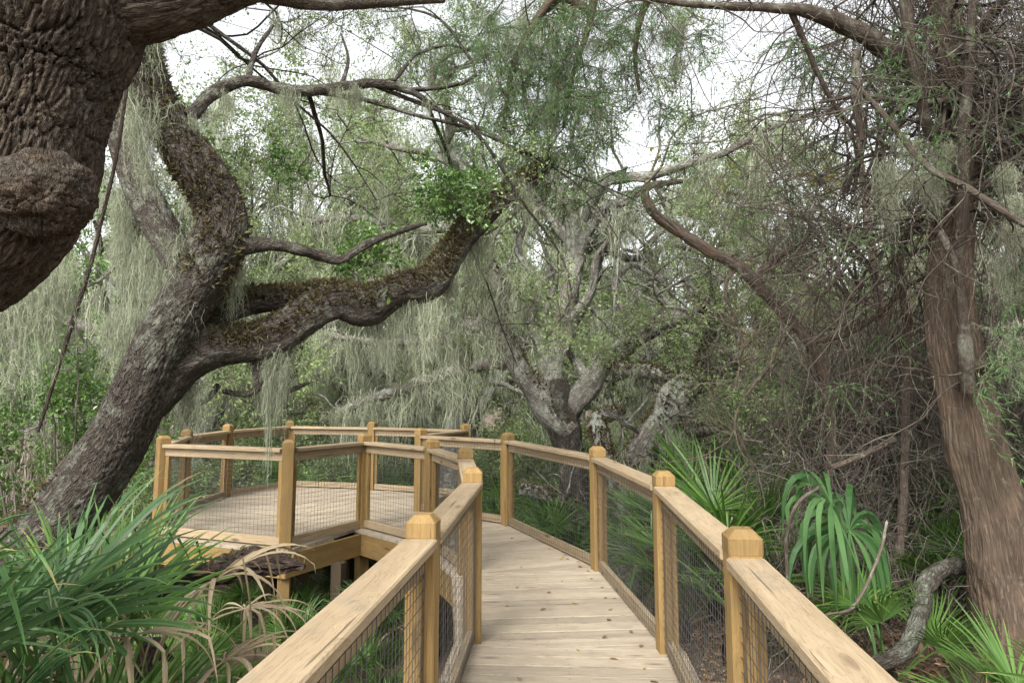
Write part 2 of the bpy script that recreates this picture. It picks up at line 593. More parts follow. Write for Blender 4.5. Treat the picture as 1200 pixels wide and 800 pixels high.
def plank_fill(poly, dirv, parent, w=.142, gap=.009, t_off=0.0):
    """planks across dirv filling a convex polygon"""
    dirv = nrm(dirv)
    ts = [np.dot(p, dirv) for p in poly]
    t = min(ts) + t_off
    ang = math.atan2(dirv[1], dirv[0]) - math.pi / 2
    while t < max(ts):
        ww = w + random.uniform(-.003, .003)
        q = clip(clip(poly, dirv, t, 1), dirv, t + ww, -1) if len(poly) > 2 else []
        if len(q) >= 3:
            a = sum(q[i][0] * q[(i + 1) % len(q)][1] - q[(i + 1) % len(q)][0] * q[i][1] for i in range(len(q)))
            if abs(a) > .01:
                al = V2(-dirv[1], dirv[0])
                us = sorted(float(np.dot(p, al)) for p in q)
                u0, u1 = (us[0] + us[1]) / 2, (us[-1] + us[-2]) / 2
                if u1 - u0 > .4:
                    for u in ([u0 + .1, (u0 + u1) / 2, u1 - .1] if u1 - u0 < 2 else list(np.arange(u0 + .1, u1, .6))):
                        for dt in (.03, ww - .03):
                            SCREWS.append(al * (u + random.uniform(-.008, .008)) + dirv * (t + dt + random.uniform(-.005, .005)))
                prism('plank', q, DECK - .036, DECK + random.uniform(-.003, .0015), ang, M_DECK, parent)
        t += ww + gap + random.uniform(-.002, .003)


def timber(name, p0, p1, w, h, mat, parent=None, up=(0, 0, 1), ch=.004, tip=0.0):
    """square-sawn timber from p0 to p1 (centre line), w across, h along up; local X is the grain"""
    p0, p1 = np.asarray(p0, float), np.asarray(p1, float)
    x = nrm(p1 - p0)
    y = nrm(np.cross(np.asarray(up, float), x))
    z = np.cross(x, y)
    L = float(np.linalg.norm(p1 - p0))
    a, b = w / 2, h / 2
    prof = [(-a + ch, -b), (a - ch, -b), (a, -b + ch), (a, b - ch), (a - ch, b), (-a + ch, b), (-a, b - ch), (-a, -b + ch)]
    rings = [(0, 1.0), (L, 1.0)] if not tip else [(0, 1.0), (L - tip, 1.0), (L, (a - tip) / a)]
    vs, fs = [], []
    for xx, s in rings:
        vs += [(xx, u * s, v * s) for u, v in prof]
    for r in range(len(rings) - 1):
        fs += [(r * 8 + i, r * 8 + (i + 1) % 8, r * 8 + 8 + (i + 1) % 8, r * 8 + 8 + i) for i in range(8)]
    fs += [tuple(range(8))[::-1], tuple(len(vs) - 8 + i for i in range(8))]
    me = bpy.data.meshes.new(name)
    me.from_pydata(vs, [], fs)
    me.materials.append(mat)
    o = link(name, me, parent)
    M = Matrix.Identity(4)
    for i in range(3):
        M[i][0], M[i][1], M[i][2], M[i][3] = x[i], y[i], z[i], p0[i]
    o.matrix_local = M
    return o


def v3(p, z):
    return np.array((p[0], p[1], z))


walk = kind(link('boardwalk', None), 'structure')
plat = kind(link('viewing_platform', None), 'structure')
LO, RO = offset_poly(LP, .11), offset_poly(RP, -.11)
for i in range(len(LP) - 1):
    quad = [LO[i], RO[i], RO[i + 1], LO[i + 1]]
    d = nrm(nrm(LP[i + 1] - LP[i]) + nrm(RP[i + 1] - RP[i]))
    plank_fill(quad, d, walk)
PO = offset_poly(PLAT, .11)
PO[0], PO[-1] = LO[-1], RO[-1]
pd = at(416, 580, 10)[:2] * 0 + V2(-.33, 1.0)
plank_fill(PO, pd, plat, t_off=-.05)


def screw_heads(pts, parent):
    mb = MB()
    a = np.arange(7) * 2 * np.pi / 7
    for p in pts:
        V = np.vstack([[(p[0], p[1], .0042)], np.stack([p[0] + .0052 * np.cos(a), p[1] + .0052 * np.sin(a), np.full(7, .0034)], 1)])
        mb.add(V, np.stack([np.zeros(7, int), np.arange(7) + 1, (np.arange(7) + 1) % 7 + 1], 1))
    kind(mb.build('screw_heads', M_WIRE, parent, False), 'stuff')


screw_heads(SCREWS, walk)


def rim(P, parent, zt=-.04, h=.24):
    for i in range(len(P) - 1):
        d = nrm(P[i + 1] - P[i])
        timber('rim_board', v3(P[i] - d * .015, zt - h / 2), v3(P[i + 1] + d * .01, zt - h / 2), .042, h, M_POST, parent)


rim(offset_poly(LP, .085), walk)
rim(offset_poly(RP, -.085), walk)
rim(offset_poly(PLAT, .085), plat)
for i in range(len(LP) - 1):          # joists under the walk
    for f in (.3, .7):
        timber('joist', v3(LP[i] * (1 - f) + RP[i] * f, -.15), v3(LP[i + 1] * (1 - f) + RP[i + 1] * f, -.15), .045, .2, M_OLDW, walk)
ctr = sum(PLAT) / len(PLAT)
for k in range(7):
    q = V2(-4.2 + k * .55, 0)
    poly = [p for p in PLAT]
    a = clip(clip(poly, V2(1, 0), q[0], 1), V2(1, 0), q[0] + .05, -1)
    if len(a) >= 3:
        ys = [p[1] for p in a]
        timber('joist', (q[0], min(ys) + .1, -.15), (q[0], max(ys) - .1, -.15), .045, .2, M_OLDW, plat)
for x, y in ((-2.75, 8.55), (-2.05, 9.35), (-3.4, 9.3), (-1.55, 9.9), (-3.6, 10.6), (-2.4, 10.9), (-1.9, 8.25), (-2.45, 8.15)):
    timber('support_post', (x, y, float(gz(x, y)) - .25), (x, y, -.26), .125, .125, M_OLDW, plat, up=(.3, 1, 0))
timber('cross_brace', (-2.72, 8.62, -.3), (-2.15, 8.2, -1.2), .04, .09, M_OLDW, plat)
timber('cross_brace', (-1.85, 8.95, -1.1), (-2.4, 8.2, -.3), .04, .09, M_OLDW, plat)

# ------------------------------------------------------------------ railings
PW = .122


def make_post(p, ang, parent):
    up = (math.cos(ang), math.sin(ang), 0)
    g = float(gz(*p)) - .25
    post = timber('post', v3(p, g), v3(p, 1.012), PW, PW, M_POST, parent, up=up, ch=.006)
    # chamfered top block above a thin saw groove
    cap = timber('cap', v3(p, 1.012), v3(p, 1.10), PW + .004, PW + .004, M_POST, post, up=up, ch=.006, tip=.03)
    cap.matrix_basis = Matrix.Translation((1.012 - g, 0, 0))
    return post


def wire_panel(A, B, z0, z1, parent, sp=.05, r=.0017):
    d = B - A
    L = float(np.linalg.norm(d))
    nx, nz = int(L / sp), int((z1 - z0) / sp)
    P, rr = [], []
    fx = (np.arange(nx) + .5) / nx
    for f in fx:
        j = random.uniform(-.002, .002)
        q = A + d * f
        P.append([(q[0], q[1], z0), (q[0] + j, q[1] + j, (z0 + z1) / 2), (q[0], q[1], z1)])
    nn = np.array((-d[1], d[0])) / L * .004
    for k in range(nz):
        z = z0 + (k + .5) * (z1 - z0) / nz
        a, b = A + nn, B + nn
        m = (a + b) / 2
        P.append([(a[0], a[1], z), (m[0], m[1], z + random.uniform(-.003, .003)), (b[0], b[1], z)])
    P = np.array(P)
    mb = MB()
    strands(mb, P, np.full(P.shape[:2], r), sides=3)
    return kind(mb.build('wire_mesh', M_WIRE, parent), 'stuff')


def rail_run(P, parent, skip_posts=(), inward=1.0):
    n = len(P)
    for i in range(n):
        if i in skip_posts:
            continue
        e = P[min(i + 1, n - 1)] - P[max(i - 1, 0)]
        make_post(P[i], math.atan2(e[1], e[0]) + random.uniform(-.03, .03), parent)
    for i in range(n - 1):
        A, B = P[i], P[i + 1]
        d = nrm(B - A)
        nn = V2(-d[1], d[0]) * inward
        a, b = A + d * .058, B - d * .058
        dz = random.uniform(-.004, .004)
        timber('top_rail', v3(a, .986 + dz), v3(b, .986 + random.uniform(-.004, .004)), .142, .04, M_RAIL, parent, ch=.006)
        timber('under_rail', v3(a, .919), v3(b, .919), .04, .088, M_RAIL, parent)
        timber('bottom_rail', v3(a, .058), v3(b, .058), .042, .085, M_RAIL, parent)
        for q, s in ((A, 1), (B, -1)):
            c = q + d * s * .086
            timber('cleat', v3(c, .103), v3(c, .873), .05, .038, M_POST, parent, up=(d[1], -d[0], 0))
        wire_panel(a + nn * .026, b + nn * .026, .03, .94, parent)


left = thing('railing', 'timber railing with black wire mesh bending from the walkway round to the platform corner', 'railing')
rail_run(LP, left, inward=-1)
right = thing('railing', 'timber railing with wire mesh along the thicket and palmetto side of the walkway', 'railing')
rail_run(RP, right, inward=1)
prl = thing('railing', 'timber railing with square wire mesh enclosing the raised viewing platform', 'railing')
rail_run(PLAT, prl, skip_posts=(0, len(PLAT) - 1), inward=-1)

# ------------------------------------------------------------------ foliage pieces
def leaf_clump(seed, R=.55, ntw=14, nl=26, leaf=.062, wid=.26, full=False, twr=.004, mi_leaf=0, mi_twig=1, up=.35, tlo=0., thi=1.):
    global RG
    keep, RG = RG, np.random.default_rng(seed)
    mb = MB()
    d = nrm(RG.normal(size=(ntw, 3)) + np.array((0, 0, up)))
    S = 6
    t = np.linspace(0, 1, S)
    L = R * RG.uniform(.55, 1.1, ntw)
    w = np.cumsum(RG.normal(0, .09, (ntw, S, 3)), axis=1) * L[:, None, None]
    P = d[:, None, :] * (t[None, :, None] * L[:, None, None]) + w * t[None, :, None]
    strands(mb, P, np.repeat((twr * (1.2 - t))[None], ntw, 0), mi_twig, RG.uniform(0, .5, ntw))
    # leaves in tufts towards the twig ends
    tl = RG.beta(2.2, 1.2, (ntw, nl))
    k = np.clip((tl * (S - 1)).astype(int), 0, S - 2)
    f = tl * (S - 1) - k
    ar = np.arange(ntw)[:, None]
    pos = P[ar, k] * (1 - f[..., None]) + P[ar, k + 1] * f[..., None]
    pos = pos + RG.normal(0, .05 * R / .55, pos.shape)
    dd = nrm(P[ar, k + 1] - P[ar, k]) + RG.normal(0, .75, pos.shape)
    n = RG.normal(0, .6, pos.shape) + np.array((0, 0, 1.))
    sz = leaf * RG.uniform(.6, 1.25, pos.shape[:2])
    leaves(mb, pos.reshape(-1, 3), dd.reshape(-1, 3), n.reshape(-1, 3), sz.ravel(), wid, .09, mi_leaf, RG.uniform(tlo, thi, sz.size), full, .08)
    RG = keep
    return mb.arrays()


def moss_clump(seed, L=1.0, W=.35, n=110, S=9, w=.0045, wild=.035, hair=0, hs=1.0):
    """a beard of hanging strands, longest in the middle"""
    global RG
    keep, RG = RG, np.random.default_rng(seed)
    mb = MB()
    u = RG.normal(0, .45, n)
    x0 = np.stack([u * W, RG.normal(0, .10 * W + .02, n), RG.normal(-.02, .16 * W, n)], 1)
    ln = L * np.exp(-(u * 1.1) ** 2) * RG.uniform(.25, 1.0, n) ** .8
    t = np.linspace(0, 1, S)
    cl = RG.normal(0, .35, n)[:, None]
    P = np.repeat(x0[:, None, :], S, 1)
    P[:, :, 2] -= t[None] * ln[:, None]
    P[:, :, 0] += (cl * W - x0[:, :1]) * .55 * t[None] * (.4 + .6 * t[None])
    wob = np.cumsum(RG.normal(0, wild, (n, S, 2)), axis=1)
    P[:, :, :2] += wob * .6
    tint = RG.uniform(0, 1, n)
    ww = w * RG.uniform(.6, 1.5, n)[:, None] * (1.15 - .85 * t[None] ** 2)
    ribbons(mb, P, ww, 0, tint)
    if hair:
        k = RG.integers(0, n, hair)
        j = RG.integers(1, S - 1, hair)
        b = P[k, j]
        d1 = nrm(RG.normal(size=(hair, 3)) + np.array((0, 0, -.7)))
        hl = RG.uniform(.03, .11, hair) * hs
        tt = np.linspace(0, 1, 4)
        H = b[:, None, :] + d1[:, None, :] * (tt[None, :, None] * hl[:, None, None]) + np.cumsum(RG.normal(0, .010 * hs, (hair, 4, 3)), 1)
        H[:, :, 2] -= (tt ** 2)[None] * hl[:, None] * .6
        ribbons(mb, H, np.repeat((w * .7 * (1.1 - tt))[None], hair, 0), 0, RG.uniform(.2, 1, hair))
    RG = keep
    return mb.arrays()


def needle_spray(seed, R=.5, ntw=16, nb=26, w=.003, nl=.05):
    """drooping cedar spray of thin scaly shoots"""
    global RG
    keep, RG = RG, np.random.default_rng(seed)
    mb = MB()
    S = 7
    t = np.linspace(0, 1, S)
    d = nrm(RG.normal(size=(ntw, 3)) * np.array((1, 1, .5)))
    L = R * RG.uniform(.5, 1.2, ntw)
    P = d[:, None] * (t[None, :, None] * L[:, None, None]) + np.cumsum(RG.normal(0, .03, (ntw, S, 3)), 1) * R
    P[:, :, 2] -= (t ** 2)[None] * L[:, None] * RG.uniform(.5, 1.5, ntw)[:, None]
    strands(mb, P, np.repeat((.0035 * (1.2 - t))[None], ntw, 0), 1, RG.uniform(0, .4, ntw))
    tl = RG.uniform(.15, 1, (ntw, nb))
    k = np.clip((tl * (S - 1)).astype(int), 0, S - 2)
    f = (tl * (S - 1) - k)[..., None]
    ar = np.arange(ntw)[:, None]
    b = (P[ar, k] * (1 - f) + P[ar, k + 1] * f).reshape(-1, 3)
    dd = nrm(nrm(P[ar, k + 1] - P[ar, k]).reshape(-1, 3) + RG.normal(0, .55, b.shape) + np.array((0, 0, -.35)))
    ll = nl * RG.uniform(.5, 1.6, len(b))
    tt = np.linspace(0, 1, 4)
    H = b[:, None] + dd[:, None] * (tt[None, :, None] * ll[:, None, None]) + np.cumsum(RG.normal(0, .004, (len(b), 4, 3)), 1)
    ribbons(mb, H, np.repeat((w * (1.2 - tt))[None], len(b), 0), 0, RG.uniform(0, 1, len(b)))
    RG = keep
    return mb.arrays()


OAKC = [leaf_clump(100 + i, .62, 12, 24, .066) for i in range(5)]
OAKS = [leaf_clump(110 + i, .6, 12, 28, .046) for i in range(3)]
OAKN = [leaf_clump(120 + i, .42, 9, 20, .06, .25, True, .003) for i in range(3)]
BROADC = [leaf_clump(140 + i, .33, 10, 12, .062, .28, True, .003) for i in range(3)]
MOSSF = [moss_clump(200 + i, 1.0, .5, 60, 8, .0048, .055, 190, 1.6) for i in range(5)]      # far
MOSSN = [moss_clump(220 + i, .6, .26, 110, 14, .0016, .017, 1500, .7) for i in range(3)]   # near, curly
CEDS = [needle_spray(240 + i) for i in range(4)]


def scatter(mb, srcs, pts, smin, smax, tilt=1.0, zs=None, rot=None, dt=.15):
    pts = np.asarray(pts, float)
    if not len(pts):
        return
    w = RG.integers(0, len(srcs), len(pts))
    for k, s in enumerate(srcs):
        q = pts[w == k]
        if not len(q):
            continue
        n = len(q)
        sc = RG.uniform(smin, smax, n)
        S = sc if zs is None else np.stack([sc, sc, sc * RG.uniform(zs[0], zs[1], n)], 1)
        mb.place(s, rotrand(n, tilt), S, q, RG.normal(0, dt, n))


_MCACHE = {}


def clump_objects(name, srcs, mats, pts, smin, smax, parent, tilt=1.0, zs=None):
    """hang or set copies of shared clump meshes on a thing, each clump a part of its own"""
    pts = np.asarray(pts, float)
    pl = np.array(parent.location)
    R = rotrand(len(pts), tilt)
    for i, p in enumerate(pts):
        k = int(RG.integers(0, len(srcs)))
        key = (id(srcs[k]), mats[0].name)
        if key not in _MCACHE:
            b = MB()
            b.V, b.F, b.T, b.B = [srcs[k][0]], srcs[k][1], [srcs[k][2]], [srcs[k][3]]
            _MCACHE[key] = b.mesh(name, mats, False)
        sc = RG.uniform(smin, smax)
        z = sc * (1.0 if zs is None else RG.uniform(*zs))
        link(name, _MCACHE[key], parent, p - pl, Matrix(R[i].tolist()).to_euler(), (sc, sc, z))


def grow(mb, p, d, L, r, lvl, mx, tips, att, trop=(0, 0, .06), wig=.26, nch=(3, 5), ends=None, ratio=(.45, .7)):
    n = 7 if lvl < mx else 5
    C = [(*p, r)]
    dirs = []
    p, d = np.array(p, float), nrm(np.array(d, float))
    for i in range(n):
        d = nrm(d + RG.normal(0, wig, 3) + np.array(trop))
        p = p + d * L / n
        dirs.append(d)
        C.append((*p, r * (1 - .72 * (i + 1) / n)))
    C = np.array(C)
    tube(mb, C, max(3, min(9, int(3 + r * 60))), max(.06, L / n / 2), 0, None, .5, .06, float(RG.uniform(0, 50)), cap=False)
    for i in range(1, n + 1):
        if lvl <= 2:
            att.append((*C[i, :3], C[i, 3], lvl))
        if lvl >= mx - 1 and i >= n // 2:
            tips.append(C[i, :3] + RG.normal(0, .12, 3))
    if lvl < mx:
        for k in range(int(RG.integers(nch[0], nch[1] + 1))):
            i = int(RG.integers(2, n + 1))
            e = nrm(RG.normal(size=3))
            dd = nrm(dirs[i - 1] * RG.uniform(.5, 1.0) + e * RG.uniform(.6, 1.0))
            grow(mb, C[i, :3], dd, L * RG.uniform(*ratio), C[i, 3] * RG.uniform(.6, .85), lvl + 1, mx, tips, att, trop, wig, nch, ends, ratio)


def tri_count(mb):
    return sum(len(f) * (f.shape[1] - 2) for f, _ in mb.F)


# ------------------------------------------------------------------ background oaks: variants with shared meshes
def oak_variant(seed, H=6.5, nl=5, leafy=1.0, mossy=30, lowest=1.6):
    global RG
    keep, RG = RG, np.random.default_rng(seed)
    tb, cb, ms = MB(), MB(), MB()
    tips, att = [], []
    lean = RG.normal(0, .25, 2)
    C = [(0, 0, -.4, .40)]
    for i in range(1, 5):
        C.append((lean[0] * i * .4 + RG.normal(0, .08), lean[1] * i * .4 + RG.normal(0, .08), lowest * i / 3.6, .34 - .04 * i))
    P, r, _ = tube(tb, C, 12, .2, 0, None, .3, .12, float(seed))
    for k in range(nl):
        a = k * 6.283 / nl + RG.uniform(-.4, .4)
        el = RG.uniform(.25, 1.1)
        j = int(len(P) * RG.uniform(.6, .98))
        grow(tb, P[j], (math.cos(a) * math.cos(el), math.sin(a) * math.cos(el), math.sin(el)), H * RG.uniform(.55, .85), .17 * RG.uniform(.7, 1.1), 0, 3, tips, att, (0, 0, .07), .3, (2, 4))
    tips = np.array(tips)
    tips = tips[RG.random(len(tips)) < leafy * 115. / len(tips)]
    scatter(cb, OAKC, tips, .8, 1.5, 1.0)
    att = np.array(att)
    w = att[RG.choice(len(att), min(len(att), mossy * 3), replace=False)]
    scatter(ms, MOSSF, w[:, :3], .6, 1.3, .06, (.6, 2.0))
    RG = keep
    return (tb.mesh('oak_trunk', M_BARK_PALE), cb.mesh('oak_crown', [M_OAK, M_TWIG], False), ms.mesh('oak_moss', M_MOSS, False))


OAKV = [oak_variant(301, 8.6, 6, .9, 34), oak_variant(302, 7.6, 6, 1.0, 36, 1.6), oak_variant(303, 9.4, 6, .9, 28, 2.6), oak_variant(304, 6.6, 6, 1.3, 26, 1.4)]
BG_LAB = ['open crowned live oak with long grey moss ', 'low spreading moss hung live oak ', 'tall live oak with high thin limbs ', 'dense bushy live oak with short trunk ']


def zone(x, y):
    p = 600 + x / y * 850
    a = 'beyond the leaning oak' if p < 300 else 'behind the viewing platform' if p < 570 else 'beyond the three limbed mossy oak' if p < 860 else 'behind the thicket and cedar'
    return a + (', farthest back' if y > 25 else '')


def place_oak(v, x, y, rz, s, moss=True):
    z = float(gz(x, y)) - .05
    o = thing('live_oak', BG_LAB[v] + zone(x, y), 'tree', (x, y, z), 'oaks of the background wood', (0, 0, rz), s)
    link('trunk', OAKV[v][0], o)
    kind(link('crown', OAKV[v][1], o), 'stuff')
    if moss:
        kind(link('spanish_moss', OAKV[v][2], o), 'stuff')
    return o


BG = [(0, -1.5, 21.5, .3, 1.05), (1, 4.0, 21.0, 1.7, 1.0), (2, -7.5, 21.0, 2.6, 1.0), (3, 9.5, 19.0, .9, 1.0), (1, -13.0, 24.0, 4.1, 1.0),
      (0, 12.5, 16.0, 5.0, .9), (3, 1.0, 27.0, 2.2, 1.35), (2, 6.5, 27.0, 3.9, 1.3), (1, -5.0, 28.0, 5.5, 1.3), (3, -10.0, 30.0, .4, 1.3),
      (0, 14.0, 24.0, 1.1, 1.2), (3, -18.0, 31.0, 3.3, 1.2), (1, 10.5, 32.0, 2.8, 1.6), (2, -3.0, 36.0, 1.4, 1.5),
      (3, -13.0, 40.0, 2.0, 1.6), (3, 18.5, 29.0, 4.7, 1.5), (3, -24.0, 40.0, .8, 1.5), (3, 3.5, 40.0, 4.2, 1.9), (2, 17.0, 14.0, 2.4, 1.0), (2, -7.2, 16.5, 4.4, 1.05), (0, -10.5, 17.5, 1.9, 1.0)]
for a in BG:
    place_oak(*a)

# understory bushes with shared meshes
def bush_variant(seed, R=1.1, n=42, mats=None, src=None):
    global RG
    keep, RG = RG, np.random.default_rng(seed)
    st, cb = MB(), MB()
    pts = RG.normal(size=(n, 3))
    pts = nrm(pts) * (R * RG.uniform(.35, 1.0, n) ** .6)[:, None]
    pts[:, 2] = np.abs(pts[:, 2]) * 1.15 + .25
    scatter(cb, src or OAKC, pts, .6, 1.05, 1.0)
    m = 14
    e = pts[:m]
    t = np.linspace(0, 1, 6)
    P = e[:, None] * t[None, :, None] * np.array((1, 1, 1)) + np.cumsum(RG.normal(0, .05, (m, 6, 3)), 1)
    P[:, 0] = RG.normal(0, .08, (m, 3)) * np.array((1, 1, 0)) - np.array((0, 0, .15))
    strands(st, P, np.repeat((.018 * (1.15 - t))[None], m, 0), 0, RG.uniform(0, 1, m), 4)
    RG = keep
    return st.mesh('bush_stems', M_TWIG), cb.mesh('bush_leaves', mats or [M_OAK, M_TWIG], False)


BUSHV = [bush_variant(401), bush_variant(402, 1.3, 50), bush_variant(403, .9, 36, [M_BROAD, M_TWIG], OAKN)]
for i in range(54):
    y = RG.uniform(16, 32)
    x = RG.uniform(-.95, .95) * y * .78
    if i < 10:
        x, y = [(-6.8, 14.5), (-5.2, 16.0), (-3.4, 15.6), (-1.4, 16.0), (.8, 16.2), (2.8, 15.4), (4.6, 14.4), (6.6, 12.5), (-8.6, 16.0), (1.9, 17.4)][i]
    elif i < 18:
        x, y = [(4.3, 7.5), (5.2, 8.6), (4.0, 9.0), (6.3, 8.0), (5.6, 10.0), (3.3, 10.4), (7.4, 9.4), (5.0, 11.5)][i - 10]
    v = int(RG.integers(0, 3)) if not 10 <= i < 18 else 2
    o = thing('bush', ['rounded green understory bush ', 'wide leafy understory bush ', 'small glossy understory bush '][v] + (zone(x, y) if not 10 <= i < 18 else 'among the bare shrubs of the thicket'), 'bush',
              (x, y, float(gz(x, y)) - .05), 'understory bushes of the wood', (0, 0, RG.uniform(0, 6.28)), RG.uniform(.8, 1.5))
    link('stem', BUSHV[v][0], o)
    kind(link('foliage', BUSHV[v][1], o), 'stuff')

# dry brush of the open field far on the left
mb = MB()
n = 9000
px = RG.uniform(-34, -7, n)
py = RG.uniform(17, 44, n)
b = np.stack([px, py, gz(px, py) - .05], 1)
h = RG.uniform(.5, 1.7, n)
t = np.linspace(0, 1, 4)
P = b[:, None] + np.array((0, 0, 1.)) * (t[None, :, None] * h[:, None, None]) + np.cumsum(RG.normal(0, .06, (n, 4, 3)), 1)
ribbons(mb, P, np.repeat((.022 * (1.1 - t))[None], n, 0), 0, RG.uniform(0, 1, n))
o = kind(mb.build('dry_brush', M_REED, None, False), 'stuff')
tag(o, 'pale mauve dry brush covering the open ground beyond the leaning oak', 'brush')

# ------------------------------------------------------------------ palmettos
def frond_mesh(seed, nseg=40, Lp=.75, Ls=.62, spread=2.0, droop=.25, chaos=.06, mat=None, width=1.0, fold=.45, collapse=0.0, snap=.12):
    R = np.random.default_rng(seed)
    mb = MB()
    # petiole
    t = np.linspace(0, 1, 9)
    C = np.stack([t * Lp, 0 * t, .10 * Lp * np.sin(t * 2.2) , .011 * (1.25 - .6 * t)], 1)
    C[:, 3] = .011 * (1.25 - .55 * t)
    tube(mb, C, 5, .2, 0, None, 0, 0, 0., .55, True, False)
    hub = C[-1, :3]
    ph = np.linspace(-spread, spread, nseg)
    dphi = ph[1] - ph[0]
    s = np.array([.03, .16, .34, .5, .68, .86, 1.0])
    wprof = np.array([.10, .47, 1.0, .93, .72, .42, .04])
    for k, a in enumerate(ph):
        L = Ls * (.72 + .28 * math.cos(a * .75)) * R.uniform(.9, 1.06)
        aa = a + R.normal(0, chaos * dphi * 4)
        aa *= (1 - collapse)
        ra = s * L
        cup = .16 * np.abs(math.sin(a)) * ra
        x = np.cos(aa) * ra
        y = np.sin(aa) * ra
        dr = droop * R.uniform(.5, 1.6)
        z = cup - dr * L * np.clip(s - .38, 0, 1) ** 2 * 2.2 + .10 * ra
        if R.random() < snap:          # some blades snap and hang
            kk = R.uniform(.3, .65)
            z = z - np.clip(s - kk, 0, 1) * L * R.uniform(.6, 1.2)
            fl = R.uniform(.1, .5)
            x = np.where(s > kk, np.cos(aa) * (kk + (s - kk) * fl) * L + (s - kk) * R.normal(0, .15), x)
            y = np.where(s > kk, np.sin(aa) * (kk + (s - kk) * fl) * L + (s - kk) * R.normal(0, .15), y)
        hw = wprof * (.34 * L * dphi * .54) * width
        hw = np.minimum(hw, np.where(s <= .34, ra * dphi * .52 * max(width, 1), 9))
        tx, ty = -math.sin(aa), math.cos(aa)
        cen = np.stack([x, y, z + hw * fold], 1) + hub
        l = np.stack([x + tx * hw, y + ty * hw, z - hw * fold], 1) + hub
        r = np.stack([x - tx * hw, y - ty * hw, z - hw * fold], 1) + hub
        V = np.stack([l, cen, r], 1).reshape(-1, 3)
        i = np.arange(len(s) - 1) * 3
        F = np.concatenate([np.stack([i, i + 1, i + 4, i + 3], 1), np.stack([i + 1, i + 2, i + 5, i + 4], 1)])
        mb.add(V, F, 0, float(R.uniform(.1, .95)))
    return mb.mesh('frond', mat, False)


FR = [frond_mesh(500 + i, 38, .7 + .1 * i, .62, 1.75 + .15 * (i % 3), .18 + .1 * i, mat=M_PALM) for i in range(4)]
FRB = [frond_mesh(520 + i, 42, .55 + .12 * i, .80, 1.7, .4 + .3 * i, .09, M_PALMB, 1.0) for i in range(3)]
FRD = [frond_mesh(540 + i, 20, .6, .62, 1.5, 1.0, .5, M_PALMD, .7, .6, .35 + .2 * i, .85) for i in range(4)]
FRW = [frond_mesh(530 + i, 26, .6 + .1 * i, .72, 1.6, .5 + .35 * i, .12, M_PALM, 1.0, .45, 0, .2) for i in range(3)]
FRX = [frond_mesh(535 + i, 26, .6 + .1 * i, .78, 1.5, .8 + .3 * i, .12, M_PALMB, 1.0, .45, 0, .3) for i in range(3)]
def arch_frond(seed, el, nseg=24, Lp=.7, Ls=.72, spread=1.7, droop=.5, mat=None, snap=.15, fold=.4, wob=.12, width=1.0, pbend=.25):
    """fan frond built upright: petiole leans along +X at elevation el, blades bend under their weight"""
    R = np.random.default_rng(seed)
    mb = MB()
    n = 10
    d = np.array((math.cos(el), 0, math.sin(el)))
    p = np.zeros(3)
    C = [(*p, .014)]
    for i in range(n):
        d = nrm(d + np.array((.03, 0, -pbend / n)))
        p = p + d * Lp / n
        C.append((*p, .014 - .007 * (i + 1) / n))
    tube(mb, C, 6, .2, 0, None, 0, 0, 0., .6, True, False)
    hub, pd_ = p, d
    side = np.array((0, 1., 0))
    nor = np.cross(pd_, side)
    ph = np.linspace(-spread, spread, nseg)
    dphi = ph[1] - ph[0]
    S = 11
    s = np.linspace(0.02, 1, S)
    wp = np.interp(s, [0, .12, .34, .5, .7, .88, 1], [.1, .42, 1.0, .95, .75, .42, .03])
    for a in ph:
        aa = a + R.normal(0, wob * dphi * 2.5)
        L = Ls * (.74 + .26 * math.cos(a * .7)) * R.uniform(.85, 1.08)
        d = nrm(math.cos(aa) * pd_ + math.sin(aa) * side + nor * (.18 * abs(math.sin(aa)) + R.normal(0, .05)))
        kk = int(R.integers(4, 9)) if R.random() < snap else 99
        dr = droop * R.uniform(.5, 1.7)
        q = hub.copy()
        cen, wid = [], []
        tw = R.normal(0, .25)
        for i in range(S):
            cen.append(q.copy())
            w = np.cross(nor, d)
            w = nrm(w - d * np.dot(w, d)) if np.linalg.norm(w) > .05 else side
            ang = tw * s[i] ** 2
            w = w * math.cos(ang) + np.cross(d, w) * math.sin(ang)
            wid.append(w)
            q = q + d * L / (S - 1)
            d = nrm(d + np.array((0, 0, -1.)) * dr * (.25 + 2.2 * s[i] ** 2) / S * 1.6 + R.normal(0, .02, 3))
            if i == kk:
                d = nrm(np.array((0, 0, -1.)) + d * .35 + R.normal(0, .15, 3))
        cen, wid = np.array(cen), np.array(wid)
        T = nrm(np.gradient(cen, axis=0))
        nn = np.cross(T, wid)
        hw = wp * (.34 * L * dphi * .56) * width
        hw = np.minimum(hw, np.where(s <= .34, s * L * dphi * .54 * max(1, width) + .002, 9))[:, None]
        V = np.stack([cen + wid * hw - nn * hw * fold, cen + nn * hw * fold, cen - wid * hw - nn * hw * fold], 1).reshape(-1, 3)
        i = np.arange(S - 1) * 3
        F = np.concatenate([np.stack([i, i + 1, i + 4, i + 3], 1), np.stack([i + 1, i + 2, i + 5, i + 4], 1)])
        t = R.uniform(.05, .95) + np.repeat(np.where(s > R.uniform(.8, 1.15), 1.0, 0.), 3)
        mb.add(V, F, 0, t)
    return mb.mesh('frond', mat, False)


def arch_set(seed, mat, els, **k):
    return [(arch_frond(seed + i, e, mat=mat, **k)) for i, e in enumerate(els)]


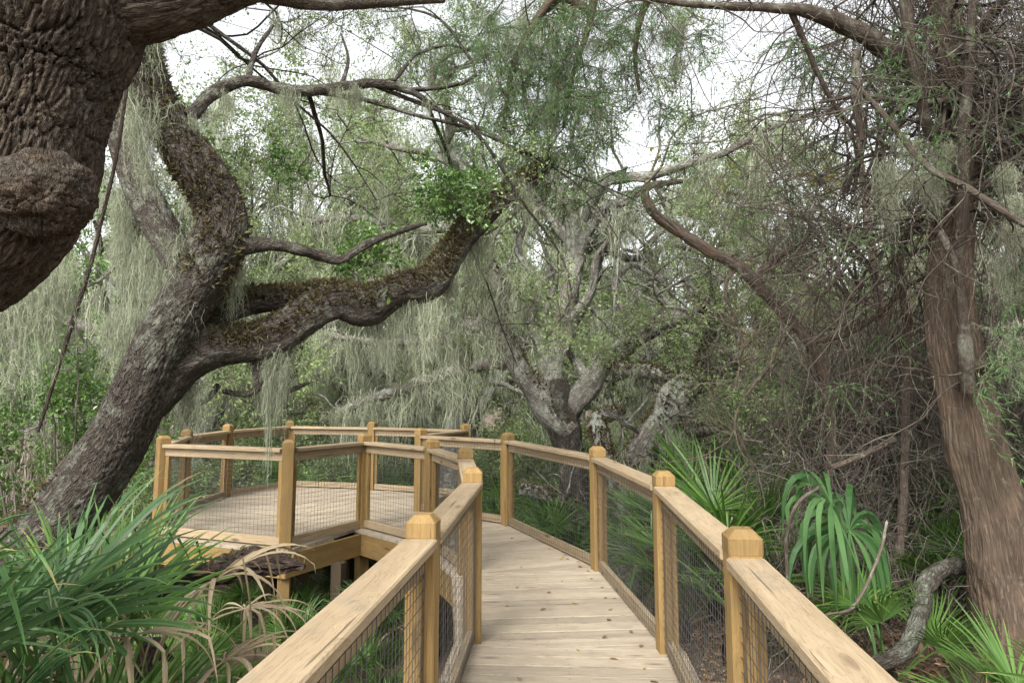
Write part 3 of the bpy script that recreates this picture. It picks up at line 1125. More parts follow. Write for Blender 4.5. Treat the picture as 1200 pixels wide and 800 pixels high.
ARB = arch_set(700, M_PALMB, (1.5, 1.35, 1.2, 1.0), nseg=36, Lp=.85, Ls=.75, droop=.6, snap=.22, wob=.12, width=1.0, spread=1.5)
ARU = arch_set(710, M_PALM, (1.5, 1.4, 1.25, 1.05), nseg=28, Lp=.55, Ls=.85, spread=1.25, droop=.3, snap=.15, wob=.12)
ARG = arch_set(720, M_PALM, (1.4, 1.15, .9, .6), nseg=34, Lp=.75, Ls=.62, spread=1.9, droop=.3, snap=.08)
ARD = arch_set(730, M_PALMD, (1.3, 1.0, .7), nseg=16, Lp=.7, Ls=.62, droop=2.2, snap=.6, wob=.6, width=.5, pbend=.9)
STEM = MB()
tube(STEM, [(0, 0, -.3, .10), (0.02, 0, .0, .12), (.0, .02, .16, .10), (0, 0, .28, .05)], 9, .06, 0, None, .2, .3, 3.)
STEMM = STEM.mesh('palmetto_stem', M_LOG)


def frond(parent, me, az, el, roll=0.0, s=1.0, loc=(0, 0, .12)):
    M = Matrix.Rotation(az, 4, 'Z') @ Matrix.Rotation(-el, 4, 'Y') @ Matrix.Rotation(roll, 4, 'X')
    o = link('frond', me, parent, loc, M.to_euler(), s)
    return o


def palmetto(x, y, label, group=None, n=11, s=1.0, set_=None, dead=1, el=(.35, 1.35), az=(0, 6.283), z=None, cat='palmetto', arch=None):
    g = float(gz(x, y))
    o = thing('palmetto', label, cat, (x, y, g if z is None else z), group)
    o.scale = (s,) * 3
    link('stem', STEMM, o)
    if z is not None and z - g > .25:
        tb = MB()
        tube(tb, [(.05, .03, (g - z) / s - .2, .10), (.03, 0, (g - z) / s * .5, .09), (0, 0, .05, .10)], 9, .06, 0, None, .2, .3, x)
        tb.build('trunk', M_LOG, o)
    for i in range(n if arch else 0):
        f = (i + RG.uniform(.1, .9)) / n
        me = arch[i % len(arch)]
        link('frond', me, o, (RG.normal(0, .03), RG.normal(0, .03), .1), (RG.normal(0, .08), RG.normal(0, .08), az[0] + f * (az[1] - az[0])), RG.uniform(.75, 1.1))
    for i in range(0 if arch else n):
        f = (i + RG.uniform(.1, .9)) / n
        frond(o, (set_ or FR)[int(RG.integers(0, len(set_ or FR)))], az[0] + f * (az[1] - az[0]), RG.uniform(*el), RG.normal(0, .45), RG.uniform(.8, 1.1))
    for i in range(dead):
        link('frond', ARD[int(RG.integers(0, 3))], o, (0, 0, .1), (0, 0, RG.uniform(0, 6.28)), RG.uniform(.7, 1.0))
    return o


G_UND = 'palmettos growing around the platform supports'
for x, y, s in ((-2.0, 7.1, .6), (-1.4, 7.7, .55), (-2.9, 7.3, .6), (-1.2, 6.6, .55), (-3.6, 7.6, .6), (-1.6, 5.8, .5), (-1.5, 9.1, .55), (-2.5, 9.6, .6),
                (-1.7, 10.3, .6), (-3.2, 9.9, .6), (-2.0, 5.2, .55), (-2.7, 6.3, .6), (-1.0, 4.6, .5), (-2.2, 8.5, .55), (-3.1, 8.6, .55), (-1.3, 8.3, .5), (-2.6, 14.2, 1.0), (-4.2, 14.2, 1.0)):
    lb = 'beyond the far platform railing' if y > 13 else 'beneath the planks of the viewing platform' if y > 8.2 and x < -1.45 else 'in front of the platform rim board' if x < -1.9 and y > 6.5 else 'in the gap between walkway railing and platform' if y > 6 else 'under the near walkway railing'
    palmetto(x, y, 'low green palmetto clump ' + lb, G_UND, 10, s)
G_BEY = 'palmettos beyond the walkway under the moss draped oak'
for x, y, s in ((.6, 10.2, .95), (1.5, 10.6, 1.0), (.3, 11.6, 1.0), (-.3, 12.4, 1.0), (1.3, 12.6, 1.1), (2.6, 13.0, 1.1), (-.1, 10.6, .85), (3.6, 11.5, 1.1)):
    palmetto(x, y, 'green palmetto clump beyond the walkway under the moss draped oak', G_BEY, 10, s)
palmetto(2.15, 7.1, 'large bright palmetto fan clump just behind the right railing', None, 14, 1.25, arch=ARG, z=-.62)
palmetto(1.8, 8.1, 'palmetto clump seen through the wire mesh of the right railing', None, 12, 1.1, el=(.4, 1.3))
palmetto(2.35, 8.3, 'yellow green palmetto standing behind the large bright fan clump', None, 11, 1.3, arch=ARG, z=-.55)
palmetto(3.0, 4.05, 'bright spiky palmetto in leaf litter at the cedar trunk base', None, 12, .85, arch=ARG, dead=0, z=-.62)
G_THK = 'palmettos scattered through the right hand thicket'
for x, y, s in ((3.9, 6.9, .9), (4.6, 7.8, 1.0), (5.6, 8.2, 1.1), (3.4, 8.4, 1.0), (6.4, 9.6, 1.2), (4.6, 9.6, 1.1), (5.4, 6.4, .9)):
    palmetto(x, y, 'shaded palmetto ' + ('left of the cedar trunk in leaf litter' if x < 4.2 and y < 7.5 else 'between the bare shrubs of the thicket' if x < 5 else 'behind the cedar trunk'), G_THK, 9, s)

# wilted frond hanging from a broken stem in the thicket
o = thing('palmetto', 'drooping blue green palmetto with folded wilted blades before the thicket', 'palmetto', (2.62, 5.35, -.58))
link('stem', STEMM, o)
WLT = [arch_frond(740 + k, 1.5, 20, 1.5 - .22 * k, .95, 2.6, 9.0, M_PALMB, .3, .45, .35, .8, .15) for k in range(3)]
for k, (az, lx, ly) in enumerate(((2.6, .04, 0), (1.7, -.02, .05))):
    link('frond', WLT[k], o, (lx, ly, .0), (0, 0, az), .92)
for i in range(5):
    frond(o, FR[i % 4], i * 1.3 + .4, RG.uniform(.5, 1.0), RG.normal(0, .4), .7)

# big foreground palmettos on the left
for nm, x, y, z, n, s, st, az, dead in (
        ('broad blue green palmetto with arching straps in front of the leaning oak', -2.1, 2.7, -.12, 11, .95, ARB, (0, 6.283), 0),
        ('stiff green palmetto with upright blades against the walkway side below the leaning oak', -1.62, 2.9, -.5, 11, .9, ARU, (0, 6.283), 1),
        ('dark green palmetto with upright blades under the rotten log', -1.95, 3.5, -.62, 9, .9, ARU, (0, 6.283), 2),
        ('palmetto with tan dead blades hanging around the leaning oak base', -2.25, 4.1, -.30, 5, .95, ARU, (.3, 3.4), 4)):
    palmetto(x, y, nm, None, n, s, None, dead, (0, 1), az, z, arch=st)
o = palmetto(-1.80, 3.8, 'withered palmetto of bent tan blades between the leaning oak and the log', None, 5, .9, None, 0, (0, 1), (-2.2, .9), .12, arch=ARD)
palmetto(-1.7, 3.4, 'bent tan dead palmetto blades hanging beside the rotten log', None, 4, .85, None, 0, (0, 1), (-2.6, .4), -.12, arch=ARD)

# ------------------------------------------------------------------ main trees
def cells(u, v, nu, k=0):
    """cellular noise on a strip that wraps every nu cells in u: distance to the nearest cell border and cell id"""
    iu, iv = np.floor(u).astype(int), np.floor(v).astype(int)
    f1 = np.full(len(u), 9.)
    f2 = np.full(len(u), 9.)
    cid = np.zeros(len(u))
    for a in (-1, 0, 1):
        for b in (-1, 0, 1):
            h = _P[(_P[((iu + a) % nu) & 255] + iv + b + k) & 255]
            h2 = _P[(h + 77) & 255]
            d = np.hypot(iu + a + .15 + .7 * h / 255. - u, iv + b + .1 + .8 * h2 / 255. - v)
            m = d < f1
            f2 = np.where(m, f1, np.minimum(f2, d))
            cid = np.where(m, h, cid)
            f1 = np.where(m, d, f1)
    return f2 - f1, cid / 255.


def bdisp(amp, fu, fv, R=.2):
    """plated oak bark: long plates parted by deep fissures (fu, fv plates per metre round and along)"""
    def f(bk):
        th = np.arctan2(bk[:, 1], bk[:, 0]) / 6.28318 + .5
        nu = max(5, int(6.283 * R * fu))
        c, s_ = np.cos(th * 6.28318), np.sin(th * 6.28318)
        q = np.stack([c * R * 9, s_ * R * 9, bk[:, 2] * 6], 1)
        w1, w2 = pnoise(q), pnoise(q + 31.)
        q2 = q * 2.7
        u = th * nu + w1 * 1.0 + pnoise(q2) * .3
        v = bk[:, 2] * fv + w2 * .7 + pnoise(q2 + 9) * .15
        d, cid = cells(u, v, nu)
        e, _ = cells(u * 2 + .3, v * 2.2, nu * 2, 40)
        a = np.clip(d / .24, 0, 1)
        a = 1 - (1 - a) ** 3
        b = np.clip(e / .3, 0, 1)
        rough = pnoise(np.stack([c * R * 70, s_ * R * 70, bk[:, 2] * 40], 1))
        return amp * (a - .8) + amp * .28 * (b - .8) + amp * .22 * (cid - .5) + amp * .10 * rough
    return f


def on_limb(PR, n, up=.3, lo=0.0, hi=1.0):
    """random points on the (upper) surface of limbs, with outward normals"""
    pts, nr = [], []
    tot = sum(len(P) for P, _ in PR)
    for P, r in PR:
        T, N, B = frames(P)
        m = max(1, int(n * len(P) / tot))
        i = RG.integers(int(lo * len(P)), max(1, int(hi * len(P))), m)
        a = RG.uniform(0, 6.283, m)
        d = np.cos(a)[:, None] * N[i] + np.sin(a)[:, None] * B[i]
        k = d[:, 2] > up
        pts.append((P[i] + d * r[i][:, None])[k])
        nr.append(d[k])
    return np.concatenate(pts), np.concatenate(nr)


def fern_on(PR, n, parent, up=.1, size=(.018, .055), mat=None):
    n = n * 3
    p, nr = on_limb(PR, n, up)
    mb = MB()
    m = len(p)
    d = nrm(nr + RG.normal(0, .6, (m, 3)))
    leaves(mb, p - nr * .01, d, RG.normal(size=(m, 3)), RG.uniform(*size, m), .16, .12, 0, RG.beta(1.2, 1.6, m), True, .6)
    return kind(mb.build('resurrection_fern', mat or M_FERN, parent, False), 'stuff')


def moss_on(pts, parent, src, smin, smax, zs):
    clump_objects('spanish_moss', src, [M_MOSS], pts, smin, smax, parent, .06, zs)


# T1: huge furrowed trunk close on the left
t1 = thing('live_oak', 'massive deeply furrowed oak trunk with a knobbly burl rising close beside the walkway', 'tree', (-2.7, 2.1, -1.2))
off = np.array((-2.7, 2.1, -1.2))


def limb(mb, C, nseg, step, **k):
    C = np.array(C, float)
    P, r, L = tube(mb, C, nseg, step, **k)
    return P, r


def build_local(mb, name, mats, parent, org, smooth=True):
    for v in mb.V:
        v -= org
    return mb.build(name, mats, parent, smooth)


mb = MB()
c = np.vstack([[(-2.75, 2.15, -1.3, .45), (-2.7, 2.1, .2, .36), (-2.4, 2.05, 1.25, .28)],
               path([(-190, 365, 2.0, 104), (-58, 262, 1.98, 106), (-8, 196, 1.97, 104), (15, 132, 1.97, 96), (38, 70, 1.97, 95), (62, 8, 1.95, 100), (85, -110, 1.9, 98), (80, -300, 1.8, 90)])])
limb(mb, c, 350, [.04, .04, .014, .0072, .0072, .0072, .0072, .0072, .012, .04], disp=bdisp(.030, 40, 9.5, .25), lump=.05, seed=1.3)
# burl
th, fi = np.meshgrid(np.linspace(0, 2 * np.pi, 150, endpoint=False), np.linspace(.05, np.pi - .05, 90))
u = np.stack([np.sin(fi) * np.cos(th), np.sin(fi) * np.sin(th), np.cos(fi)], 2).reshape(-1, 3)
bd = bdisp(.013, 34, 24, .15)(u * .15)
lum = pnoise(u * 2.3 + 4) * .016 + pnoise(u * 5 + 9) * .004
bc = at(52, 228, 1.87)
bv = bc + u * (np.array((.122, .125, .112)) * 1.0) + u * (bd + lum)[:, None]
ii = np.arange(89 * 150).reshape(89, 150)
jj = np.roll(ii, -1, 1)
mb.add(bv, np.stack([ii, ii + 150, jj + 150, jj], 2).reshape(-1, 4), 0, .5, u * .16 + 5)
build_local(mb, 'trunk', M_BARK_NEAR, t1, off)
mb = MB()
c = path([(70, 40, 1.95, 70), (130, 12, 1.98, 52), (190, 2, 2.0, 42), (250, -12, 2.05, 33), (310, -18, 2.1, 20), (370, -6, 2.3, 11), (430, 2, 2.6, 8), (500, -6, 2.9, 5), (560, -30, 3.2, 3)])
limb(mb, c, 120, .012, disp=bdisp(.012, 34, 14, .1), lump=.06, seed=7.1)
T1L = [path([(300, -10, 2.1, 12), (370, 6, 2.25, 7), (430, 4, 2.4, 6), (520, 0, 2.6, 4)])]
for C in T1L:
    limb(mb, C, 12, .05, seed=2.2)
build_local(mb, 'limb', M_BARK_NEAR, t1, off)

# T2: leaning oak
t2 = thing('live_oak', 'leaning live oak with long fern covered limb reaching out over the platform', 'tree', (-3.4, 4.7, -1.2))
off = np.array((-3.4, 4.7, -1.2))
mb = MB()
PR_trunk = []
c = np.vstack([[(-3.75, 4.6, -1.4, .42)], path([(-70, 800, 4.65, 58), (0, 715, 4.7, 50), (42, 650, 4.72, 46), (78, 600, 4.75, 43), (112, 552, 4.8, 40), (146, 497, 4.8, 37), (180, 434, 4.8, 35), (213, 367, 4.8, 33), (245, 310, 4.8, 34),
            (264, 275, 4.8, 33), (258, 238, 4.78, 31), (234, 198, 4.7, 30), (203, 152, 4.65, 27), (186, 118, 4.6, 24), (174, 80, 4.55, 22), (160, 20, 4.5, 21), (140, -70, 4.4, 19), (110, -200, 4.3, 16)])])
c[:, 3] *= .9
PR_trunk.append(limb(mb, c, 140, .018, disp=bdisp(.018, 30, 13, .2), lump=.06, seed=4.4, wob=.2))
c = path([(228, 335, 4.95, 20), (202, 290, 5.1, 20), (178, 245, 5.2, 20), (156, 198, 5.25, 18), (142, 150, 5.3, 17), (140, 100, 5.3, 16), (150, 20, 5.3, 15), (160, -80, 5.3, 12)])
PR_st = limb(mb, c, 60, .04, disp=bdisp(.014, 20, 7), lump=.08, seed=14.4)
build_local(mb, 'trunk', M_BARK, t2, off)
mb = MB()
c = path([(165, 470, 4.85, 30), (200, 432, 4.9, 29), (238, 412, 4.95, 25), (280, 404, 5.05, 23), (320, 392, 5.1, 22), (355, 373, 5.2, 21), (392, 357, 5.3, 20), (428, 361, 5.4, 23), (468, 342, 5.5, 18), (507, 331, 5.6, 20),
          (528, 300, 5.75, 16), (556, 262, 5.9, 15), (590, 232, 6.0, 13), (622, 208, 6.1, 11), (648, 189, 6.2, 5)])
LA = limb(mb, c, 60, .035, disp=bdisp(.016, 20, 9, .2), lump=.10, seed=21., wob=.25)
c = path([(210, 402, 5.0, 20), (250, 366, 5.15, 18), (300, 352, 5.3, 16), (345, 350, 5.4, 15), (385, 342, 5.5, 13), (420, 345, 5.55, 10)])
LB = limb(mb, c, 40, .04, disp=bdisp(.012, 18, 7), lump=.12, seed=25.)
c = path([(240, 345, 5.3, 9), (290, 320, 5.6, 8), (340, 317, 5.9, 7), (400, 324, 6.2, 5)])
c = path([(272, 290, 4.8, 15), (300, 287, 4.85, 9), (330, 288, 4.88, 7), (352, 293, 4.9, 7), (378, 300, 5.0, 6.5), (400, 304, 5.0, 5), (430, 286, 5.1, 4.5), (468, 271, 5.2, 3.5), (500, 262, 5.3, 2)])
LC = limb(mb, c, 20, .03, disp=bdisp(.007, 30, 7), lump=.12, seed=29.)
c = path([(222, 138, 4.65, 9), (240, 118, 4.7, 8), (262, 103, 4.75, 7.5), (290, 95, 4.8, 7), (325, 103, 4.9, 7), (360, 107, 5.0, 6.5), (400, 102, 5.1, 6), (440, 98, 5.2, 5.5), (478, 106, 5.3, 4.5), (506, 122, 5.4, 3)])
LD = limb(mb, c, 16, .03, disp=bdisp(.004, 30, 7), lump=.12, seed=31.)
for C in ([(300, 425, 5.1, 6), (301, 455, 5.1, 5), (285, 462, 5.15, 4), (262, 458, 5.2, 3)], [(300, 440, 5.1, 5), (320, 462, 5.2, 4), (345, 455, 5.3, 3), (362, 448, 5.3, 2)], [(255, 452, 5.1, 4), (240, 470, 5.2, 3), (215, 478, 5.3, 2)],
          [(505, 122, 5.4, 3), (530, 140, 5.6, 2), (548, 160, 5.7, 1.5)], [(290, 95, 4.8, 4), (300, 60, 4.9, 3), (320, 30, 5.0, 2)], [(400, 102, 5.1, 3), (408, 70, 5.2, 2), (400, 40, 5.3, 1.2)]):
    limb(mb, path(C), 8, .03, lump=.1, seed=float(RG.uniform(0, 9)))
tips, att = [], []
for k in range(16):
    P, r = (LD, PR_trunk[0], PR_st)[k % 3]
    i = int(RG.integers(len(P) // 3, len(P))) if k % 3 == 0 else int(RG.integers(int(len(P) * .8), len(P)))
    grow(mb, P[i], (RG.uniform(-.2, .9), RG.uniform(.5, 1.2), RG.uniform(-.1, .5)), RG.uniform(2.2, 3.6), .02, 1, 3, tips, att, (0, 0, .03), .28, (3, 4), None, (.45, .65))
build_local(mb, 'limb', M_BARK, t2, off)
tips = np.array(tips)
clump_objects('leaf_cluster', OAKS, [M_OAK, M_TWIG], tips[RG.random(len(tips)) < 85. / len(tips)], .5, .8, t2)
moss_on(np.array(att)[RG.choice(len(att), 12), :3], t2, MOSSF, .3, .5, (.6, 1.5))
o = fern_on([LA], 5200, t2, .0)
o.location = -off
o = fern_on([LB], 2600, t2, -.1)
o.location = -off
o = fern_on([(PR_trunk[0][0][-170:-40], PR_trunk[0][1][-170:-40])], 1100, t2, -1)
o.location = -off
o = fern_on([(PR_trunk[0][0][40:150], PR_trunk[0][1][40:150])], 900, t2, .45)
o.location = -off
# near curly moss on the upper stems and under the limb
p1, _ = on_limb([(PR_trunk[0][0][-180:], PR_trunk[0][1][-180:]), PR_st], 32, -1)
p2, _ = on_limb([LA], 60, -1)
p2 = p2[p2[:, 2] < np.interp(p2[:, 0], LA[0][:, 0], LA[0][:, 2])]
moss_on(p1, t2, MOSSN, .5, .95, (.6, 1.6))
moss_on(np.vstack([p2[::5], [at(318, 400, 5.1), at(322, 410, 5.1), at(315, 400, 5.15), at(325, 420, 5.15)]]), t2, MOSSN, .5, .9, (.6, 1.5))
moss_on(on_limb([LD], 8, -1)[0], t2, MOSSN, .3, .5, (.5, 1.2))
mb = MB()
beard = [moss_clump(230 + i, .85, .05, 70, 14, .0022, .006, 500, .5) for i in range(2)]
for k, (px, py, Y, zl) in enumerate(((318, 400, 5.12, 1.2), (326, 405, 5.14, .7), (340, 395, 5.2, .55), (300, 410, 5.1, .4), (222, 300, 5.0, .8), (480, 350, 5.5, .5))):
    mb.place(beard[k % 2], rotz(np.array([k * 1.1])), np.array([[1., 1., zl]]), at(px, py, Y)[None])
o = kind(mb.build('spanish_moss', M_MOSS, t2, False), 'stuff')
o.location = -off
# leafy sprouts on the limb
mb = MB()
sp = []
for px, py, n, sx, sy in ((540, 225, 13, 36, 22), (420, 300, 9, 24, 18), (505, 232, 5, 20, 20), (250, 185, 4, 20, 15), (150, 250, 2, 8, 5), (430, 290, 5, 18, 14), (330, 190, 5, 30, 30)):
    for k in range(n):
        sp.append(at(px + RG.normal(0, sx * .5), py + RG.normal(0, sy * .5), 5.4 + RG.uniform(-.1, .6)))
scatter(mb, BROADC, sp, .45, .8, 1.0)
o = kind(mb.build('sprout_leaves', [M_BROAD, M_TWIG], t2, False), 'stuff')
o.location = -off

# T3: moss draped oak beyond the walkway
t3 = thing('live_oak', 'grey live oak dividing into three limbs draped with curtains of moss', 'tree', (.93, 11.0, -1.2))
off = np.array((.93, 11.0, -1.2))
mb = MB()
c = path([(684, 700, 11, 27), (680, 640, 11, 21), (676, 590, 11, 18), (670, 540, 11, 17), (662, 500, 11, 20), (654, 472, 11, 19), (650, 445, 11, 14)])
limb(mb, c, 60, .06, disp=bdisp(.03, 16, 6, .4), lump=.12, seed=41.)
build_local(mb, 'trunk', M_BARK, t3, off)
T3 = []
mb = MB()
for C in ([(660, 505, 11, 17), (628, 460, 10.9, 14), (603, 428, 10.8, 12), (589, 388, 10.7, 12), (583, 345, 10.6, 11), (573, 317, 10.5, 9), (556, 293, 10.4, 6), (548, 270, 10.3, 4)],
          [(654, 485, 11, 16), (646, 432, 11, 14), (657, 382, 11, 12.5), (668, 332, 11, 12), (674, 284, 11.1, 12), (668, 245, 11.2, 9), (652, 222, 11.3, 6), (640, 180, 11.5, 4)],
          [(660, 490, 11, 15), (688, 454, 10.9, 12.5), (715, 420, 10.8, 12), (745, 396, 10.7, 11), (780, 378, 10.6, 10), (820, 374, 10.5, 7), (850, 384, 10.4, 4)],
          [(600, 425, 10.8, 9), (560, 428, 11.5, 7), (515, 440, 12.3, 6.5), (470, 456, 13.0, 6), (425, 472, 13.5, 5), (395, 482, 13.8, 4)],
          [(590, 392, 10.7, 8), (550, 382, 11.5, 7), (520, 396, 12.2, 6), (480, 400, 12.9, 5), (430, 400, 13.5, 4), (380, 392, 14, 3)],
          [(670, 300, 11.1, 9), (690, 240, 11.0, 8), (712, 212, 10.9, 7), (760, 206, 10.7, 6), (805, 192, 10.5, 5), (850, 180, 10.3, 4), (900, 152, 10.0, 3), (960, 130, 9.8, 2)],
          [(668, 335, 11, 8), (700, 250, 10.9, 6), (735, 236, 10.8, 5), (760, 215, 10.8, 3)],
          [(745, 396, 10.7, 5), (720, 340, 10.9, 4), (740, 310, 11, 3.5), (775, 330, 11, 3), (790, 350, 11, 2)],
          [(672, 290, 11.1, 7), (640, 250, 11.4, 5), (600, 235, 11.6, 4), (560, 200, 11.8, 3)],
          [(690, 450, 10.9, 6), (668, 400, 11.5, 5), (690, 350, 11.8, 4), (705, 300, 12, 3)],
          [(608, 573, 10.6, 7), (640, 578, 10.7, 8), (675, 592, 10.9, 8)],
          [(583, 345, 10.7, 7), (545, 330, 11.3, 6), (500, 345, 11.9, 5), (450, 330, 12.4, 4), (405, 342, 12.8, 3)],
          [(668, 300, 11.1, 6), (702, 290, 11.5, 5), (742, 302, 11.8, 4.5), (790, 288, 12.1, 3.5), (835, 302, 12.4, 2.5)],
          [(715, 420, 10.8, 6), (742, 352, 11.1, 5), (770, 322, 11.4, 4.5), (758, 290, 11.6, 4), (792, 258, 11.8, 2.5)],
          [(650, 430, 11, 7), (622, 382, 11.3, 5.5), (632, 332, 11.6, 5), (608, 292, 11.8, 4), (622, 248, 12, 2.5)],
          [(657, 382, 11, 6), (690, 345, 10.8, 5), (700, 300, 10.7, 4), (725, 268, 10.6, 3), (715, 235, 10.6, 2)],
          [(583, 350, 10.6, 6), (560, 330, 10.9, 5), (530, 310, 11.2, 4), (470, 290, 11.6, 3), (430, 270, 12, 2)]):
    T3.append(limb(mb, path(C), 18, .07, disp=bdisp(.012, 22, 6), lump=.14, seed=float(RG.uniform(0, 60)), wob=.5))
tips, att = [], []
for P, r in T3:
    for k in range(5):
        i = int(RG.integers(len(P) * 2 // 3, len(P)))
        grow(mb, P[i], RG.normal(size=3) + np.array((0, .3, .4)), RG.uniform(.7, 1.5), min(.022, r[i] * .6), 1, 3, tips, att, (0, 0, .04), .4, (1, 3))
for k in range(20):
    P, r = T3[(1, 2, 2, 5, 6, 7)[k % 6]]
    i = int(RG.integers(int(len(P) * .35), len(P)))
    grow(mb, P[i], RG.normal(size=3) + np.array((.2, .2, .7)), RG.uniform(1.2, 2.8), min(.04, r[i] * .5), 1, 3, [], [], (0, 0, .03), .42, (2, 3))
t3t = []
for k in range(16):
    P, r = T3[(5, 1, 6, 8)[k % 4]]
    i = int(RG.integers(int(len(P) * .6), len(P)))
    grow(mb, P[i], RG.normal(size=3) + np.array((.3, 0, 1.0)), RG.uniform(1.8, 3.4), .03, 1, 3, t3t, att, (0, 0, .05), .3, (3, 4))
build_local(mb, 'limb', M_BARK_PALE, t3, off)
tips = np.array(tips)
tp = tips[RG.random(len(tips)) < .08]
t3t = np.array(t3t)
clump_objects('leaf_cluster', OAKC, [M_OAK, M_TWIG], np.vstack([tp[:50], t3t[RG.random(len(t3t)) < 50. / len(t3t)]]), .45, .8, t3)
mp = [on_limb(T3[:1], 16, -1, .55)[0], on_limb(T3[1:2], 3, -1, .6)[0], on_limb(T3[3:5], 46, -1, .15)[0], on_limb(T3[5:7] + T3[8:9] + T3[11:], 30, -1, .4)[0]]
moss_on(np.vstack(mp), t3, MOSSF, .5, 1.0, (.7, 1.6))
o = fern_on(T3[:1] + T3[10:11], 1200, t3, .0, (.03, .08))
o.location = -off

# T4: fern clad leaning trunk right of it
t4 = thing('live_oak', 'leaning oak with rusty fern clad trunk behind the right railing palmettos', 'tree', (1.6, 10.0, -1.2))
off = np.array((1.6, 10.0, -1.2))
mb = MB()
T4 = []
for C in ([(728, 700, 10, 26), (733, 640, 10, 21), (738, 580, 10, 19), (750, 535, 10, 18), (776, 492, 10, 17), (803, 455, 10, 15), (838, 440, 10, 10), (880, 430, 9.9, 5)],
          [(800, 460, 10, 10), (770, 437, 10.2, 9), (735, 434, 10.4, 8), (715, 430, 10.6, 5)],
          [(800, 462, 10, 9), (820, 430, 10, 7), (830, 390, 10, 6), (822, 350, 10, 4)],
          [(776, 495, 10, 9), (810, 505, 10, 8), (840, 500, 10, 6)],
          [(735, 600, 10, 12), (700, 505, 10.4, 11), (712, 488, 10.5, 9), (730, 480, 10.6, 5)]):
    T4.append(limb(mb, path(C), 24, .06, disp=bdisp(.012, 22, 6), lump=.14, seed=float(RG.uniform(0, 60)), wob=.3))
tips, att = [], []
for P, r in T4[:3]:
    for k in range(6):
        i = int(RG.integers(len(P) // 2, len(P)))
        grow(mb, P[i], RG.normal(size=3) + np.array((.2, 0, .6)), RG.uniform(.8, 1.8), min(.03, r[i] * .6), 1, 3, tips, att, (0, 0, .06), .4, (2, 3))
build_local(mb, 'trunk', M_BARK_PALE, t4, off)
o = fern_on(T4, 4200, t4, -.2, (.03, .075))
o.location = -off
tips = np.array(tips)
tips = tips[tips[:, 0] > 2.25]
clump_objects('leaf_cluster', OAKC, [M_OAK, M_TWIG], tips[RG.random(len(tips)) < 50. / max(1, len(tips))], .6, 1.0, t4)
moss_on(on_limb(T4[:3], 16, -1, .3)[0], t4, MOSSF, .4, .8, (.6, 1.4))

# S-shaped reddish branch belongs to a slim tree behind the platform
ts = thing('live_oak', 'slim oak with reddish S curved branch rising behind the platform', 'tree', (-1.0, 13.0, -1.2))
off = np.array((-1.0, 13.0, -1.2))
mb = MB()
S1 = []
for C in ([(530, 660, 13, 16), (528, 560, 13, 13), (540, 450, 12.6, 11), (552, 340, 12, 9), (548, 260, 11.6, 8), (543, 200, 11.3, 7.5), (522, 172, 11.1, 6.5), (527, 152, 11, 6), (521, 122, 10.9, 5.5), (507, 100, 10.8, 5), (511, 74, 10.7, 5), (528, 62, 10.6, 4.5), (560, 58, 10.5, 3)],
          [(526, 152, 11, 4), (560, 150, 11, 3), (590, 165, 11, 2)], [(508, 100, 10.8, 4), (530, 85, 10.8, 3), (548, 75, 10.8, 2)],
          [(543, 200, 11.3, 6), (500, 180, 11.5, 4), (450, 170, 11.8, 3), (420, 160, 12, 2)], [(550, 280, 11.7, 6), (600, 250, 11.6, 4), (630, 200, 11.4, 3), (650, 150, 11.3, 2)],
          [(548, 260, 11.6, 8), (500, 270, 11.4, 7), (450, 262, 11.2, 6), (400, 255, 11.0, 4), (350, 262, 10.8, 3)]):
    S1.append(limb(mb, path(C), 12, .05, disp=None, lump=.12, seed=float(RG.uniform(0, 60)), wob=.4))
tips, att = [], []
for P, r in S1:
    for k in range(5):
        i = int(RG.integers(len(P) // 2, len(P)))
        grow(mb, P[i], RG.normal(size=3) + np.array((0, 0, .3)), RG.uniform(.8, 1.8), min(.025, r[i] * .6), 1, 3, tips, att, (0, 0, .04), .4, (2, 3))
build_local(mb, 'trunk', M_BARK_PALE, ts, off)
tips = np.array(tips)
clump_objects('leaf_cluster', OAKC, [M_OAK, M_TWIG], tips[RG.random(len(tips)) < 90. / len(tips)], .5, .9, ts)
moss_on(np.vstack([np.array(att)[RG.choice(len(att), 22), :3], on_limb(S1[5:], 26, -1)[0]]), ts, MOSSF, .4, .9, (.7, 1.5))

# T6: cedar on the right
t6 = thing('red_cedar', 'reddish brown cedar trunk with dead twiggy branches rising beside the thicket', 'tree', (3.9, 5.6, -.6))
off = np.array((3.9, 5.6, -.6))
mb = MB()
c = path([(1200, 830, 5.6, 64), (1190, 760, 5.6, 54), (1178, 690, 5.6, 44), (1162, 610, 5.6, 38), (1142, 500, 5.55, 34), (1125, 410, 5.5, 31), (1114, 330, 5.5, 28), (1118, 260, 5.5, 25), (1128, 180, 5.5, 23), (1122, 100, 5.45, 20), (1105, 20, 5.4, 18), (1080, -80, 5.3, 15), (1060, -220, 5.2, 11)])
def cdisp(bk):
    q = bk * np.array((34, 34, 1.5)) + pnoise(bk * 5.)[:, None] * np.array((.5, .5, .1))
    q2 = bk * np.array((85, 85, 3.5))
    st = np.clip(np.abs(pnoise(q)) * 3.5, 0, 1) ** .6
    return .016 * (st - .7) + .007 * np.clip(np.abs(pnoise(q2)) * 3, 0, 1) + .022 * np.sin(np.arctan2(bk[:, 1], bk[:, 0]) * 3 + bk[:, 2] * 1.5)
c[:, 3] *= .82
c[0, 3] *= 1.45
CT = limb(mb, c, 170, .03, disp=cdisp, lump=.10, seed=0., wob=.2)
c = path([(1150, 545, 5.6, 26), (1172, 600, 5.7, 20), (1185, 660, 5.75, 22), (1200, 720, 5.8, 26)])
build_local(mb, 'trunk', M_CEDAR, t6, off)
mb = MB()
TL = []
